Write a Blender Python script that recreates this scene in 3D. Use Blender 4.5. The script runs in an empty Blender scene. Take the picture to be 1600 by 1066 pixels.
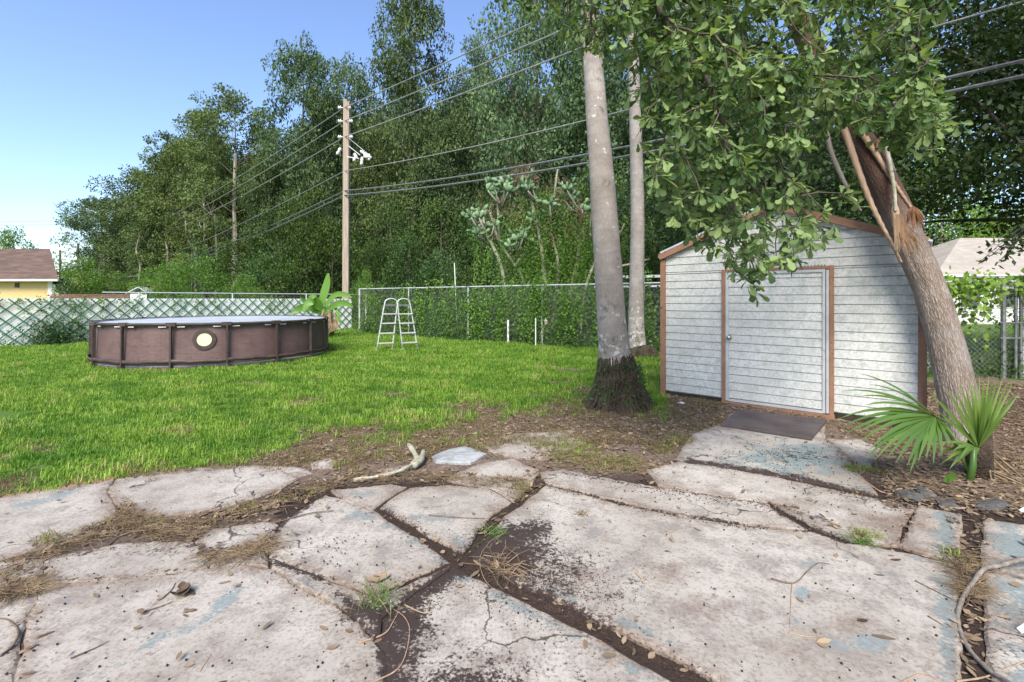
import bpy, math, random
import numpy as np
from mathutils import Vector, Matrix, noise as mnoise
from mathutils.geometry import delaunay_2d_cdt

# ------------------------------------------------------------------ camera, light, exposure
SC = bpy.context.scene
COL = SC.collection
F = 740.0        # focal length in photo pixels (1600 wide)
CH = 1.43        # camera height
HZ = 468.0       # horizon row
cam_d = bpy.data.cameras.new('camera')
cam = bpy.data.objects.new('camera', cam_d); COL.objects.link(cam)
cam_d.sensor_width = 36.0; cam_d.lens = 36.0 * F / 1600.0
cam_d.shift_y = -(533 - HZ) / 1600.0
cam_d.clip_start = 0.05; cam_d.clip_end = 3000
cam.location = (0, 0, CH); cam.rotation_euler = (math.radians(90), 0, 0)
SC.camera = cam

SUN = Vector((-0.10, -0.72, 0.70)).normalized()
w = bpy.data.worlds.new("World"); SC.world = w; w.use_nodes = True
nt = w.node_tree; nt.nodes.clear()
sky = nt.nodes.new('ShaderNodeTexSky'); sky.sky_type = 'NISHITA'; sky.sun_disc = False
sky.sun_elevation = math.asin(SUN.z); sky.sun_rotation = math.atan2(SUN.x, SUN.y)
sky.air_density = 1.1; sky.dust_density = 1.0; sky.ozone_density = 3.6
bg = nt.nodes.new('ShaderNodeBackground'); bg.inputs[1].default_value = 0.125
wo = nt.nodes.new('ShaderNodeOutputWorld')
hs = nt.nodes.new('ShaderNodeHueSaturation'); hs.inputs['Hue'].default_value = .508; hs.inputs['Saturation'].default_value = 1.02; hs.inputs['Value'].default_value = .95
nt.links.new(sky.outputs[0], hs.inputs['Color']); nt.links.new(hs.outputs[0], bg.inputs[0]); nt.links.new(bg.outputs[0], wo.inputs[0])
sd = bpy.data.lights.new('sun', 'SUN'); sd.energy = 2.5; sd.angle = math.radians(26); sd.color = (1.0, 0.92, 0.78)
sun = bpy.data.objects.new('sun', sd); COL.objects.link(sun)
sun.rotation_euler = SUN.to_track_quat('Z', 'Y').to_euler()
SC.view_settings.view_transform = 'Standard'; SC.view_settings.look = 'None'
SC.view_settings.exposure = 1.30; SC.view_settings.gamma = 1.0; SC.view_settings.use_curve_mapping = False
SC.cycles.max_bounces = 6; SC.cycles.diffuse_bounces = 3; SC.cycles.transmission_bounces = 3
SC.cycles.glossy_bounces = 2; SC.cycles.transparent_max_bounces = 6
SC.cycles.caustics_reflective = False; SC.cycles.caustics_refractive = False

RNG = np.random.default_rng(7)
R = random.Random(5)

# ------------------------------------------------------------------ helpers
def g(px, py, z=0.0):                       # photo pixel on the plane z -> world point
    Y = F * (CH - z) / (py - HZ)
    return ((px - 800) / F * Y, Y, z)
def at(px, py, Y):                          # photo pixel at depth Y -> world point
    return ((px - 800) / F * Y, Y, CH - (py - HZ) / F * Y)

def tag(o, label=None, cat=None, group=None, kind=None):
    if label: o['label'] = label
    if cat: o['category'] = cat
    if group: o['group'] = group
    if kind: o['kind'] = kind
    return o
def empty(name, loc=(0, 0, 0), rz=0.0, label=None, cat=None, group=None, kind=None, scale=None):
    o = bpy.data.objects.new(name, None); COL.objects.link(o)
    o.location = loc; o.rotation_euler = (0, 0, rz); o.empty_display_size = 0.2
    if scale is not None: o.scale = scale
    return tag(o, label, cat, group, kind)
def link(name, me, parent=None, loc=(0, 0, 0), rot=(0, 0, 0), scale=(1, 1, 1)):
    o = bpy.data.objects.new(name, me); COL.objects.link(o)
    o.location = loc; o.rotation_euler = rot; o.scale = scale
    if parent is not None: o.parent = parent
    return o
def copy_tree(o, parent=None):
    c = o.copy(); COL.objects.link(c)
    if parent is not None: c.parent = parent
    for ch in list(o.children): copy_tree(ch, c)
    return c
def fastmesh(name, V, Fc, mat=None, smooth=False, attrs=None, uv=None):
    V = np.asarray(V, dtype=np.float32); Fc = np.asarray(Fc, dtype=np.int32)
    me = bpy.data.meshes.new(name)
    n, k = Fc.shape
    me.vertices.add(len(V)); me.vertices.foreach_set('co', V.ravel())
    me.loops.add(n * k); me.loops.foreach_set('vertex_index', Fc.ravel())
    me.polygons.add(n); me.polygons.foreach_set('loop_start', np.arange(0, n * k, k, dtype=np.int32))
    me.update(calc_edges=True)
    me.polygons.foreach_set('use_smooth', np.full(n, smooth))
    if attrs:
        for an, av in attrs.items():
            a = me.attributes.new(an, 'FLOAT', 'POINT'); a.data.foreach_set('value', np.asarray(av, dtype=np.float32))
    if uv is not None:
        l = me.uv_layers.new(name='UVMap'); l.data.foreach_set('uv', np.asarray(uv, dtype=np.float32)[Fc.ravel()].ravel())
    if mat: me.materials.append(mat)
    return me
class MB:
    def __init__(s): s.v = []; s.f = []
    def add(s, V, Fc):
        o = len(s.v); s.v += [tuple(p) for p in V]; s.f += [tuple(i + o for i in f) for f in Fc]; return s
    def box(s, x0, x1, y0, y1, z0, z1):
        V = [(x0,y0,z0),(x1,y0,z0),(x1,y1,z0),(x0,y1,z0),(x0,y0,z1),(x1,y0,z1),(x1,y1,z1),(x0,y1,z1)]
        return s.add(V, [(0,3,2,1),(4,5,6,7),(0,1,5,4),(1,2,6,5),(2,3,7,6),(3,0,4,7)])
    def bar(s, a, b, w, h, up=(0, 0, 1)):   # box from a to b, w across, h along 'up'
        a = Vector(a); b = Vector(b); d = (b - a).normalized(); u = Vector(up)
        sx = d.cross(u)
        if sx.length < 1e-4: sx = d.cross(Vector((0, 1, 0)))
        sx.normalize(); u = sx.cross(d).normalized(); V = []
        for p in (a, b):
            for i, j in ((-1,-1),(1,-1),(1,1),(-1,1)): V.append(p + sx * (i * w / 2) + u * (j * h / 2))
        return s.add(V, [(0,1,2,3),(7,6,5,4),(0,4,5,1),(1,5,6,2),(2,6,7,3),(3,7,4,0)])
    def tube(s, pts, rad, n=8, cap=True):
        pts = [Vector(p) for p in pts]
        if not hasattr(rad, '__len__'): rad = [rad] * len(pts)
        V = []; m = len(pts); ref = None
        for i, p in enumerate(pts):
            d = (pts[min(i+1, m-1)] - pts[max(i-1, 0)]).normalized()
            if ref is None: ref = Vector((0, 0, 1)) if abs(d.z) < .9 else Vector((1, 0, 0))
            a = d.cross(ref).normalized(); b = d.cross(a).normalized(); ref = -b if False else ref
            for k in range(n):
                t = 2 * math.pi * k / n; V.append(p + a * (math.cos(t) * rad[i]) + b * (math.sin(t) * rad[i]))
        Fc = [(i*n+k, i*n+(k+1) % n, (i+1)*n+(k+1) % n, (i+1)*n+k) for i in range(m-1) for k in range(n)]
        if cap: Fc += [tuple(range(n))[::-1], tuple(range((m-1)*n, m*n))]
        return s.add(V, Fc)
    def lathe(s, prof, n=16, c=(0, 0, 0)):
        V = [(c[0] + r*math.cos(2*math.pi*k/n), c[1] + r*math.sin(2*math.pi*k/n), c[2] + z) for r, z in prof for k in range(n)]
        m = len(prof)
        return s.add(V, [(i*n+k, i*n+(k+1) % n, (i+1)*n+(k+1) % n, (i+1)*n+k) for i in range(m-1) for k in range(n)] + [tuple(range(n))[::-1], tuple(range((m-1)*n, m*n))])
    def prism(s, poly, z0, z1):
        n = len(poly); V = [(x, y, z0) for x, y in poly] + [(x, y, z1) for x, y in poly]
        return s.add(V, [tuple(range(n))[::-1], tuple(range(n, 2*n))] + [(i, (i+1) % n, (i+1) % n + n, i+n) for i in range(n)])
    def mesh(s, name, mat, smooth=False):
        me = bpy.data.meshes.new(name); me.from_pydata(s.v, [], s.f); me.update()
        if mat: me.materials.append(mat)
        if smooth: me.polygons.foreach_set('use_smooth', [True] * len(me.polygons))
        return me
    def build(s, name, mat, parent=None, smooth=False, **kw):
        return link(name, s.mesh(name, mat, smooth), parent, **kw)

def cubic(pts, n):                          # Catmull-Rom through points
    P = [Vector(p) for p in pts]; P = [2*P[0]-P[1]] + P + [2*P[-1]-P[-2]]; out = []
    for i in range(1, len(P)-2):
        for k in range(n):
            t = k / n; a, b, c, d = P[i-1:i+3]
            out.append(0.5*((2*b)+(c-a)*t+(2*a-5*b+4*c-d)*t*t+(3*b-3*c+d-a)*t**3))
    out.append(P[-2]); return out

# ------------------------------------------------------------------ materials
class NT:
    def __init__(s, name):
        s.m = bpy.data.materials.new(name); s.m.use_nodes = True; s.t = s.m.node_tree; s.t.nodes.clear()
        s.out = s.t.nodes.new('ShaderNodeOutputMaterial')
    def n(s, typ, **kw):
        nd = s.t.nodes.new('ShaderNode' + typ)
        for k, v in kw.items():
            if k.startswith('i_'):
                key = k[2:].replace('_', ' ')
                s.set(nd, key, v)
            elif k == 'ins':
                for kk, vv in v.items(): s.set(nd, kk, vv)
            else: setattr(nd, k, v)
        return nd
    def set(s, nd, key, v):
        sock = nd.inputs[key]
        if hasattr(v, 'is_output') or hasattr(v, 'links'): s.t.links.new(v, sock)
        elif hasattr(v, 'outputs'): s.t.links.new(v.outputs[0], sock)
        else: sock.default_value = v if not (isinstance(v, tuple) and len(v) == 3 and sock.type == 'RGBA') else (*v, 1)
    def coord(s, kind='Object', scale=(1, 1, 1)):
        tc = s.n('TexCoord'); mp = s.n('Mapping', ins={'Vector': tc.outputs[kind], 'Scale': scale}); return mp.outputs[0]
    def pos(s, scale=(1, 1, 1)):
        tc = s.n('NewGeometry'); return s.n('Mapping', ins={'Vector': tc.outputs['Position'], 'Scale': scale}).outputs[0]
    def noise(s, vec, scale, detail=4, rough=.55, dist=0):
        return s.n('TexNoise', ins={'Vector': vec, 'Scale': scale, 'Detail': detail, 'Roughness': rough, 'Distortion': dist}).outputs[0]
    def ramp(s, f, a, b, lo=0.0, hi=1.0):
        return s.n('MapRange', ins={'Value': f, 'From Min': a, 'From Max': b, 'To Min': lo, 'To Max': hi}).outputs[0]
    def mix(s, f, a, b, typ='MIX'):
        nd = s.t.nodes.new('ShaderNodeMix'); nd.data_type = 'RGBA'; nd.blend_type = typ
        for idx, v in ((0, f), (6, a), (7, b)):
            if hasattr(v, 'links'): s.t.links.new(v, nd.inputs[idx])
            else: nd.inputs[idx].default_value = (*v, 1) if isinstance(v, tuple) and len(v) == 3 else v
        return nd.outputs[2]
    def math(s, op, a, b=0.0, c=0.0, clamp=False):
        nd = s.t.nodes.new('ShaderNodeMath'); nd.operation = op; nd.use_clamp = clamp
        for i, v in enumerate((a, b, c)):
            if hasattr(v, 'links'): s.t.links.new(v, nd.inputs[i])
            else: nd.inputs[i].default_value = v
        return nd.outputs[0]
    def attr(s, name, typ='GEOMETRY'):
        return s.n('Attribute', attribute_name=name, attribute_type=typ).outputs['Fac']
    def bump(s, h, strength=.5, dist=.01):
        return s.n('Bump', ins={'Height': h, 'Strength': strength, 'Distance': dist}).outputs[0]
    def finish(s, col, rough=.8, nrm=None, spec=.3, metal=0.0, trans=0.0, tcol=None):
        p = s.n('BsdfPrincipled'); s.set(p, 'Base Color', col); s.set(p, 'Roughness', rough)
        s.set(p, 'Specular IOR Level', spec); s.set(p, 'Metallic', metal)
        if nrm is not None: s.set(p, 'Normal', nrm)
        o = p.outputs[0]
        if trans > 0:
            tr = s.n('BsdfTranslucent'); s.set(tr, 'Color', tcol if tcol is not None else col)
            mx = s.n('MixShader'); mx.inputs[0].default_value = trans
            s.t.links.new(o, mx.inputs[1]); s.t.links.new(tr.outputs[0], mx.inputs[2]); o = mx.outputs[0]
        s.t.links.new(o, s.out.inputs[0]); return s.m

def simple(name, c1, c2, scale=6, rough=.8, fine=60, bump=.3, stretch=(1, 1, 1), dist=.01, spec=.3, metal=0, lo=.35, hi=.65, spots=None, coord='Object'):
    t = NT(name); v = t.coord(coord, stretch)
    a = t.noise(v, scale, 5); b = t.noise(v, fine, 3)
    f = t.ramp(t.math('ADD', t.math('MULTIPLY', a, .7), t.math('MULTIPLY', b, .3)), lo, hi)
    c = t.mix(f, c1, c2)
    if spots:
        s = t.noise(v, spots[1], 5, .7); c = t.mix(t.ramp(s, spots[2], spots[2] + .08), c, spots[0])
    return t.finish(c, rough, t.bump(b, bump, dist) if bump else None, spec, metal)

def leafmat(name, c1, c2, trans=.3, rough=.5, spec=.35, obj=.25, inst=False, third=None):
    t = NT(name); a = t.attr('tint', 'INSTANCER' if inst else 'GEOMETRY')
    c = t.mix(a, c1, c2)
    if third: c = t.mix(t.ramp(a, third[1], 1.0), c, third[0])
    if obj:
        oi = t.n('ObjectInfo').outputs['Random']
        hs = t.n('HueSaturation', ins={'Hue': t.ramp(oi, 0, 1, .5-.03*obj*4, .5+.02*obj*4), 'Value': t.ramp(oi, 0, 1, 1-obj, 1+obj), 'Saturation': t.ramp(oi, 0, 1, 1.1, .85), 'Color': c})
        c = hs.outputs[0]
    tc = t.mix(1.0, c, (1.25, 1.25, .6), 'MULTIPLY')
    return t.finish(c, rough, None, spec, 0, trans, tc)

M = {}
M['oakleaf'] = leafmat('oak_leaf_green', (.07, .135, .045), (.28, .38, .15), .38, .6, .3, 0)
M['backlitleaf'] = leafmat('backlit_canopy_green', (.026, .05, .018), (.07, .12, .034), .3, .55, .3, .12)  # backlit shade of the near canopy is put into this darker leaf colour
M['bgleaf'] = leafmat('woods_green', (.038, .078, .030), (.14, .215, .075), .28, .55, .3, .20)
M['cyleaf'] = leafmat('cypress_green', (.060, .10, .030), (.16, .225, .07), .3, .6, .25, .18)
M['shleaf'] = leafmat('shrub_green', (.028, .068, .016), (.09, .17, .035), .3, .5, .3, .22)
M['vine'] = leafmat('vine_green', (.055, .13, .02), (.18, .32, .05), .35, .5, .3, 0, third=((.24, .19, .09), .93))
M['brightleaf'] = leafmat('bright_hedge_green', (.10, .20, .025), (.25, .40, .06), .35, .5, .3, .1)
M['drystuff'] = leafmat('dead_vine_brown', (.12, .075, .05), (.26, .17, .11), .1, .8, .1, 0)
M['grass'] = leafmat('grass_green', (.09, .215, .02), (.33, .48, .07), .35, .5, .3, 0, inst=True, third=((.40, .36, .16), .82))
M['straw'] = leafmat('dry_grass', (.16, .12, .06), (.34, .27, .13), .2, .7, .2, 0, inst=True, third=((.12, .2, .03), .8))
M['palmleaf'] = leafmat('palmetto_green', (.075, .155, .03), (.19, .29, .065), .3, .38, .5, 0)
M['litter'] = leafmat('leaf_litter_brown', (.075, .050, .034), (.36, .265, .175), .08, .75, .2, 0)
M['banana'] = leafmat('banana_green', (.09, .22, .03), (.20, .38, .07), .4, .4, .4, 0)
M['pad'] = leafmat('cactus_green', (.09, .17, .08), (.21, .31, .17), 0, .6, .3, 0)
M['stalk'] = simple('dry_stalk', (.11, .075, .045), (.29, .21, .125), 14, .85, 60, .1)
M['crumb'] = simple('soil_crumb', (.022, .016, .013), (.085, .055, .042), 30, .9, 90, .1)
M['stone_dark'] = simple('dark_stone', (.05, .048, .045), (.12, .115, .11), 8, .9, 70, .6)
M['bark'] = simple('oak_bark', (.05, .042, .035), (.16, .135, .11), 5, .9, 40, .8, (1, 1, .25), .02)
M['palebark'] = simple('pale_bark', (.16, .14, .11), (.36, .33, .28), 5, .9, 40, .6, (1, 1, .25), .02)
M['greywood'] = simple('weathered_wood', (.13, .11, .09), (.30, .26, .22), 4, .9, 50, .4, (6, 6, .4))
M['polewood'] = simple('pole_wood', (.22, .17, .13), (.42, .36, .29), 3, .9, 40, .4, (8, 8, .3))
M['galv'] = simple('galvanised_steel', (.40, .42, .43), (.58, .60, .61), 12, .5, 80, .1, metal=.2)
M['galv_dark'] = simple('dull_wire', (.12, .13, .13), (.24, .25, .25), 12, .5, 80, .1, metal=.4)
M['cable'] = simple('cable_grey', (.20, .20, .20), (.32, .32, .32), 3, .6, 20, 0)
M['porcelain'] = simple('porcelain_white', (.6, .6, .6), (.75, .75, .74), 6, .25, 30, 0, spec=.6)
M['whiteplastic'] = simple('white_plastic', (.60, .60, .58), (.78, .78, .77), 9, .5, 60, .1, spots=((.3, .3, .24), 22, .62))
M['slat'] = simple('white_slat', (.72, .72, .70), (.84, .84, .83), 5, .5, 50, .1, spots=((.34, .36, .26), 9, .60))
M['lattice'] = simple('green_lattice', (.035, .13, .085), (.07, .20, .13), 8, .5, 40, .1)
M['browntrim'] = simple('brown_trim_paint', (.24, .125, .075), (.34, .19, .12), 6, .6, 60, .3, spots=((.11, .07, .05), 12, .60))
M['dirtdark'] = simple('dark_soil', (.025, .02, .016), (.06, .045, .035), 10, .95, 90, .8)
M['poolframe'] = simple('pool_frame_brown', (.045, .032, .028), (.085, .06, .052), 6, .5, 40, .1)
M['poolgrey'] = simple('pool_grey_liner', (.16, .17, .20), (.24, .25, .29), 5, .5, 40, .2)
M['cream'] = simple('cream_disc', (.62, .62, .40), (.72, .72, .50), 5, .5, 40, 0)
M['stone'] = simple('grey_stone', (.22, .23, .23), (.42, .43, .43), 8, .85, 70, .6)
M['ladderplastic'] = simple('ladder_grey', (.38, .37, .35), (.55, .54, .52), 8, .5, 60, .1)
# special materials ---------------------------------------------------
def mat_concrete():
    t = NT('patio_concrete'); v = t.pos()
    big = t.noise(v, .9, 4); mid = t.noise(v, 5, 6, .6); fine = t.noise(v, 60, 4, .7); grit = t.noise(v, 260, 2, .6)
    c = t.mix(t.ramp(big, .35, .65), (.34, .302, .255), (.50, .462, .405))
    c = t.mix(t.ramp(mid, .47, .70, 0, .7), c, (.25, .225, .205))
    m2 = t.noise(v, 17, 6, .75); c = t.mix(t.ramp(m2, .52, .68, 0, .55), c, (.24, .18, .145)); c = t.mix(t.ramp(m2, .30, .42, .4, 0), c, (.56, .51, .47))
    c = t.mix(t.ramp(fine, .52, .68, 0, .65), c, (.22, .185, .165))
    # worn blue paint
    bl = t.math('ADD', t.attr('paint'), t.math('MULTIPLY', t.math('SUBTRACT', mid, .5), 2.0))
    bl = t.math('ADD', bl, t.math('MULTIPLY', t.math('SUBTRACT', fine, .5), 1.0))
    blc = t.mix(t.ramp(mid, .3, .7), (.125, .205, .215), (.265, .33, .335))
    c = t.mix(t.ramp(bl, .38, .58, 0, .85), c, blc)
    # brown grime
    br = t.math('ADD', t.attr('grime'), t.math('MULTIPLY', t.math('SUBTRACT', fine, .5), 1.1))
    br = t.math('ADD', br, t.math('MULTIPLY', t.math('SUBTRACT', mid, .5), .9))
    c = t.mix(t.ramp(br, .25, .85, 0, .85), c, (.17, .115, .08))
    # black soil and mould
    dk = t.math('ADD', t.attr('dirt'), t.math('MULTIPLY', t.math('SUBTRACT', fine, .5), 1.7))
    dk = t.math('ADD', dk, t.math('MULTIPLY', t.math('SUBTRACT', t.noise(v, 14, 5, .65), .5), 1.4))
    dkm = t.ramp(dk, .48, .72)
    c = t.mix(dkm, c, t.mix(grit, (.018, .014, .013), (.075, .052, .045)))
    vd = t.n('TexVoronoi', feature='DISTANCE_TO_EDGE', ins={'Vector': t.n('VectorMath', operation='ADD', ins={0: v, 1: t.n('VectorMath', operation='SCALE', ins={0: t.n('TexNoise', ins={'Vector': v, 'Scale': 6.0, 'Detail': 5}).outputs[1], 'Scale': .22}).outputs[0]}).outputs[0], 'Scale': .85}).outputs[0]
    ck = t.math('MULTIPLY', t.ramp(vd, .0025, .006, 1, 0), t.ramp(t.noise(v, .8, 2), .48, .56))
    c = t.mix(t.math('MULTIPLY', ck, .85), c, (.05, .038, .03))
    # small scattered specks
    sp = t.noise(v, 45, 2, .5); c = t.mix(t.ramp(sp, .70, .74, 0, .7), c, (.06, .045, .04))
    h = t.math('ADD', t.math('MULTIPLY', fine, .6), t.math('MULTIPLY', grit, .5))
    h = t.math('ADD', h, t.math('MULTIPLY', dkm, .6)); h = t.math('SUBTRACT', h, t.math('MULTIPLY', ck, 2.0))
    return t.finish(c, .88, t.bump(h, .35, .006), .25)
M['concrete'] = mat_concrete()

def mat_ground():
    t = NT('yard_soil'); v = t.pos()
    big = t.noise(v, 2.2, 5); fine = t.noise(v, 40, 5, .7); mid = t.noise(v, 9, 4)
    soil = t.mix(t.ramp(fine, .35, .65), (.075, .052, .040), (.26, .195, .15))
    soil = t.mix(t.ramp(mid, .45, .65, 0, .5), soil, (.31, .24, .19))
    soil = t.mix(t.math('MULTIPLY', t.attr('dirt'), .9), soil, t.mix(fine, (.02, .014, .012), (.055, .038, .03)))
    gr = t.mix(t.ramp(fine, .3, .7), (.05, .10, .018), (.13, .22, .04))
    gr = t.mix(t.ramp(big, .55, .7, 0, .4), gr, (.22, .22, .08))
    c = t.mix(t.ramp(t.math('ADD', t.attr('lawn'), t.math('MULTIPLY', t.math('SUBTRACT', mid, .5), .6)), .3, .75), soil, gr)
    return t.finish(c, .95, t.bump(fine, .8, .02), .1)
M['ground'] = mat_ground()

def mat_siding(name, green):
    t = NT(name); v = t.pos()
    a = t.noise(v, 1.6, 4); b = t.noise(v, 55, 5, .75); c2 = t.noise(v, 9, 5, .65); st = t.noise(t.pos((12, 12, 1.2)), 4, 4)
    c = t.mix(t.ramp(a, .35, .65), (.55, .545, .52), (.67, .665, .64))
    c = t.mix(t.ramp(t.noise(v, 34, 6, .8), .45, .66, 0, .7), c, (.33, .345, .32)); c = t.mix(t.ramp(t.noise(v, 22, 5, .7), .52, .64, 0, .5), c, (.33, .35, .33))
    c = t.mix(t.ramp(t.math('ADD', t.math('MULTIPLY', c2, .6), t.math('MULTIPLY', b, .4)), .50, .62, 0, .45 + green*.3), c, (.28, .34, .28))
    c = t.mix(t.ramp(st, .55, .75, 0, .25), c, (.34, .36, .32))
    z = t.n('SeparateXYZ', ins={0: t.pos()}).outputs[2]
    low = t.math('ADD', t.ramp(z, .0, .35, .6, 0), t.math('MULTIPLY', t.math('SUBTRACT', b, .5), 2.0))
    c = t.mix(t.ramp(low, .4, .9, 0, .7), c, (.13, .17, .09))
    sp = t.noise(v, 120, 2, .5); c = t.mix(t.ramp(sp, .66, .70, 0, .6), c, (.10, .11, .10))
    return t.finish(c, .55, t.bump(b, .12, .004), .35)
M['siding'] = mat_siding('mildewed_white_siding', .3)
M['siding2'] = mat_siding('mildewed_green_siding', .9)

def mat_palm():
    t = NT('palm_bark'); v = t.coord('UV', (1, 1, 1)); p = t.pos()
    ring = t.n('TexWave', wave_type='BANDS', bands_direction='Y', ins={'Vector': v, 'Scale': 2.2, 'Distortion': 3.5, 'Detail': 3, 'Detail Scale': 1.5}).outputs['Fac']
    n1 = t.noise(p, 3, 5); n2 = t.noise(p, 38, 5, .7); n3 = t.noise(t.pos((5, 5, 1)), 14, 4)
    c = t.mix(t.ramp(n1, .35, .65), (.25, .215, .185), (.36, .325, .295))
    c = t.mix(t.ramp(ring, .0, .25, .22, 0), c, (.19, .17, .15))
    c = t.mix(t.ramp(n3, .5, .7, 0, .5), c, (.19, .17, .15))
    c = t.mix(t.ramp(n2, .55, .7, 0, .45), c, (.46, .44, .42))
    spot = t.noise(p, 11, 4, .6); z = t.n('SeparateXYZ', ins={0: p}).outputs[2]
    low = t.ramp(z, .55, 1.6, .13, 0)
    c = t.mix(t.ramp(t.math('ADD', spot, low), .66, .70, 0, .8), c, (.58, .58, .55))
    c = t.mix(t.ramp(t.math('ADD', t.noise(p, 7, 5, .7), t.math('MULTIPLY', low, .6)), .60, .68, 0, .75), c, (.10, .11, .08))
    return t.finish(c, .85, t.bump(t.math('ADD', t.math('MULTIPLY', ring, .4), n2), .5, .008), .2)
M['palm'] = mat_palm()

def mat_lean():
    t = NT('leaning_trunk_bark'); v = t.coord('UV', (1, 1, 1)); p = t.pos()
    br = t.n('TexVoronoi', feature='DISTANCE_TO_EDGE', ins={'Vector': t.coord('UV', (58, 13, 1)), 'Scale': 1.0}).outputs[0]
    n1 = t.noise(t.coord('UV', (46, 4, 1)), 1.5, 6, .7); n2 = t.noise(p, 60, 4); n3 = t.noise(p, 2.5, 4)
    c = t.mix(t.ramp(n1, .35, .65), (.15, .115, .09), (.38, .32, .275))
    c = t.mix(t.ramp(br, 0, .14, .75, 0), c, (.115, .085, .065))
    c = t.mix(t.ramp(n3, .5, .65, 0, .4), c, (.36, .35, .34))
    sep = t.n('SeparateXYZ', ins={0: v}); vv = sep.outputs[1]
    up = t.ramp(t.math('ADD', vv, t.math('MULTIPLY', t.math('SUBTRACT', n1, .5), .5)), 2.0, 2.7)
    wv = t.n('TexWave', wave_type='BANDS', bands_direction='DIAGONAL', ins={'Vector': t.coord('UV', (40, 15, 1)), 'Scale': 1.0, 'Distortion': 2.0}).outputs['Fac']
    c = t.mix(t.math('MULTIPLY', up, .9), c, t.mix(wv, (.045, .022, .018), (.13, .07, .05)))
    h = t.math('ADD', t.math('MULTIPLY', t.ramp(br, 0, .3), .6), n1)
    return t.finish(c, .9, t.bump(h, .7, .012), .15)
M['lean'] = mat_lean()

def mat_wicker():
    t = NT('pool_wall_print'); v = t.coord('UV', (1, 1, 1))
    bk = t.n('TexBrick', offset=.5, ins={'Vector': v, 'Scale': 14.0, 'Color1': (.155, .095, .085, 1), 'Color2': (.105, .064, .06, 1), 'Mortar': (.06, .035, .038, 1), 'Mortar Size': .03, 'Brick Width': .9, 'Row Height': .35}).outputs[0]
    n = t.noise(v, 3, 5); 
    c = t.mix(t.ramp(n, .35, .7, 0, .5), bk, (.19, .125, .115))
    ln = t.n('TexBrick', offset=0, ins={'Vector': v, 'Scale': 1.0, 'Color1': (1, 1, 1, 1), 'Color2': (1, 1, 1, 1), 'Mortar': (.55, .5, .5, 1), 'Mortar Size': .006, 'Brick Width': .28, 'Row Height': .16}).outputs[0]
    c = t.mix(.35, c, ln, 'MULTIPLY'); c = t.mix(t.ramp(t.noise(v, 1.2, 4), .4, .65, 0, .45), c, (.085, .05, .055))
    return t.finish(c, .5, None, .35)
M['wicker'] = mat_wicker()

def mat_shingle(name, c1, c2, c3, sc=1.0):
    t = NT(name)
    bk = t.n('TexBrick', offset=.5, ins={'Vector': t.coord('UV', (1, 1, 1)), 'Scale': sc, 'Color1': (*c1, 1), 'Color2': (*c2, 1), 'Mortar': (*c3, 1), 'Mortar Size': .012, 'Brick Width': .9, 'Row Height': .28}).outputs[0]
    n = t.noise(t.pos(), 1.2, 5); c = t.mix(t.ramp(n, .4, .65, 0, .4), bk, c3)
    return t.finish(c, .9, None, .1)
M['shingle_brown'] = mat_shingle('brown_shingle', (.17, .115, .095), (.11, .077, .065), (.075, .052, .045))
M['shingle_tan'] = mat_shingle('tan_shingle', (.42, .38, .33), (.35, .315, .275), (.25, .225, .195))
M['yellowwall'] = simple('yellow_stucco', (.56, .40, .18), (.60, .45, .23), 3, .85, 50, .1)
M['whitewall'] = simple('white_house_wall', (.62, .62, .60), (.72, .72, .70), 3, .8, 50, .1)
M['glassdark'] = simple('window_glass', (.04, .05, .06), (.08, .09, .10), 2, .1, 20, 0, spec=.7)
M['brownfence'] = simple('brown_board', (.14, .07, .055), (.20, .11, .085), 5, .85, 40, .3, (1, 1, .3))
M['poolcover'] = simple('pool_cover', (.42, .48, .55), (.56, .62, .68), 1.2, .35, 12, .15)
M['rampboard'] = simple('wet_plywood', (.060, .048, .046), (.125, .10, .095), 3, .7, 60, .4, spots=((.26, .2, .17), 50, .66))
M['tanfibre'] = simple('palm_boot', (.30, .19, .12), (.50, .36, .25), 4, .85, 60, .5, (8, 8, .5))
M['redfibre'] = simple('palm_fibre', (.15, .07, .04), (.33, .18, .10), 5, .9, 60, .5, (8, 8, .5))
M['roots'] = simple('root_mass', (.030, .022, .016), (.11, .08, .055), 9, .95, 60, 1.0, dist=.03, spots=((.05, .08, .025), 6, .55))
M['twig'] = simple('twig_brown', (.09, .06, .045), (.20, .15, .11), 12, .85, 60, .3)
M['palestick'] = simple('pale_branch', (.26, .26, .19), (.42, .40, .31), 10, .8, 60, .4, spots=((.2, .13, .08), 9, .56))
M['berry'] = simple('black_berry', (.012, .009, .010), (.03, .022, .024), 20, .5, 60, 0)
M['redbrick'] = simple('red_edging', (.34, .14, .11), (.46, .22, .17), 9, .85, 60, .4)
M['chrome'] = simple('door_knob', (.35, .34, .31), (.5, .48, .43), 9, .3, 60, 0, metal=.8)
M['alu'] = simple('aluminium', (.44, .45, .455), (.56, .565, .57), 6, .4, 60, .1, metal=.2, spots=((.3, .31, .3), 15, .62))
M['bluesheet'] = simple('pale_blue_sheet', (.42, .52, .60), (.56, .64, .70), 3, .4, 40, .1)

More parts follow.
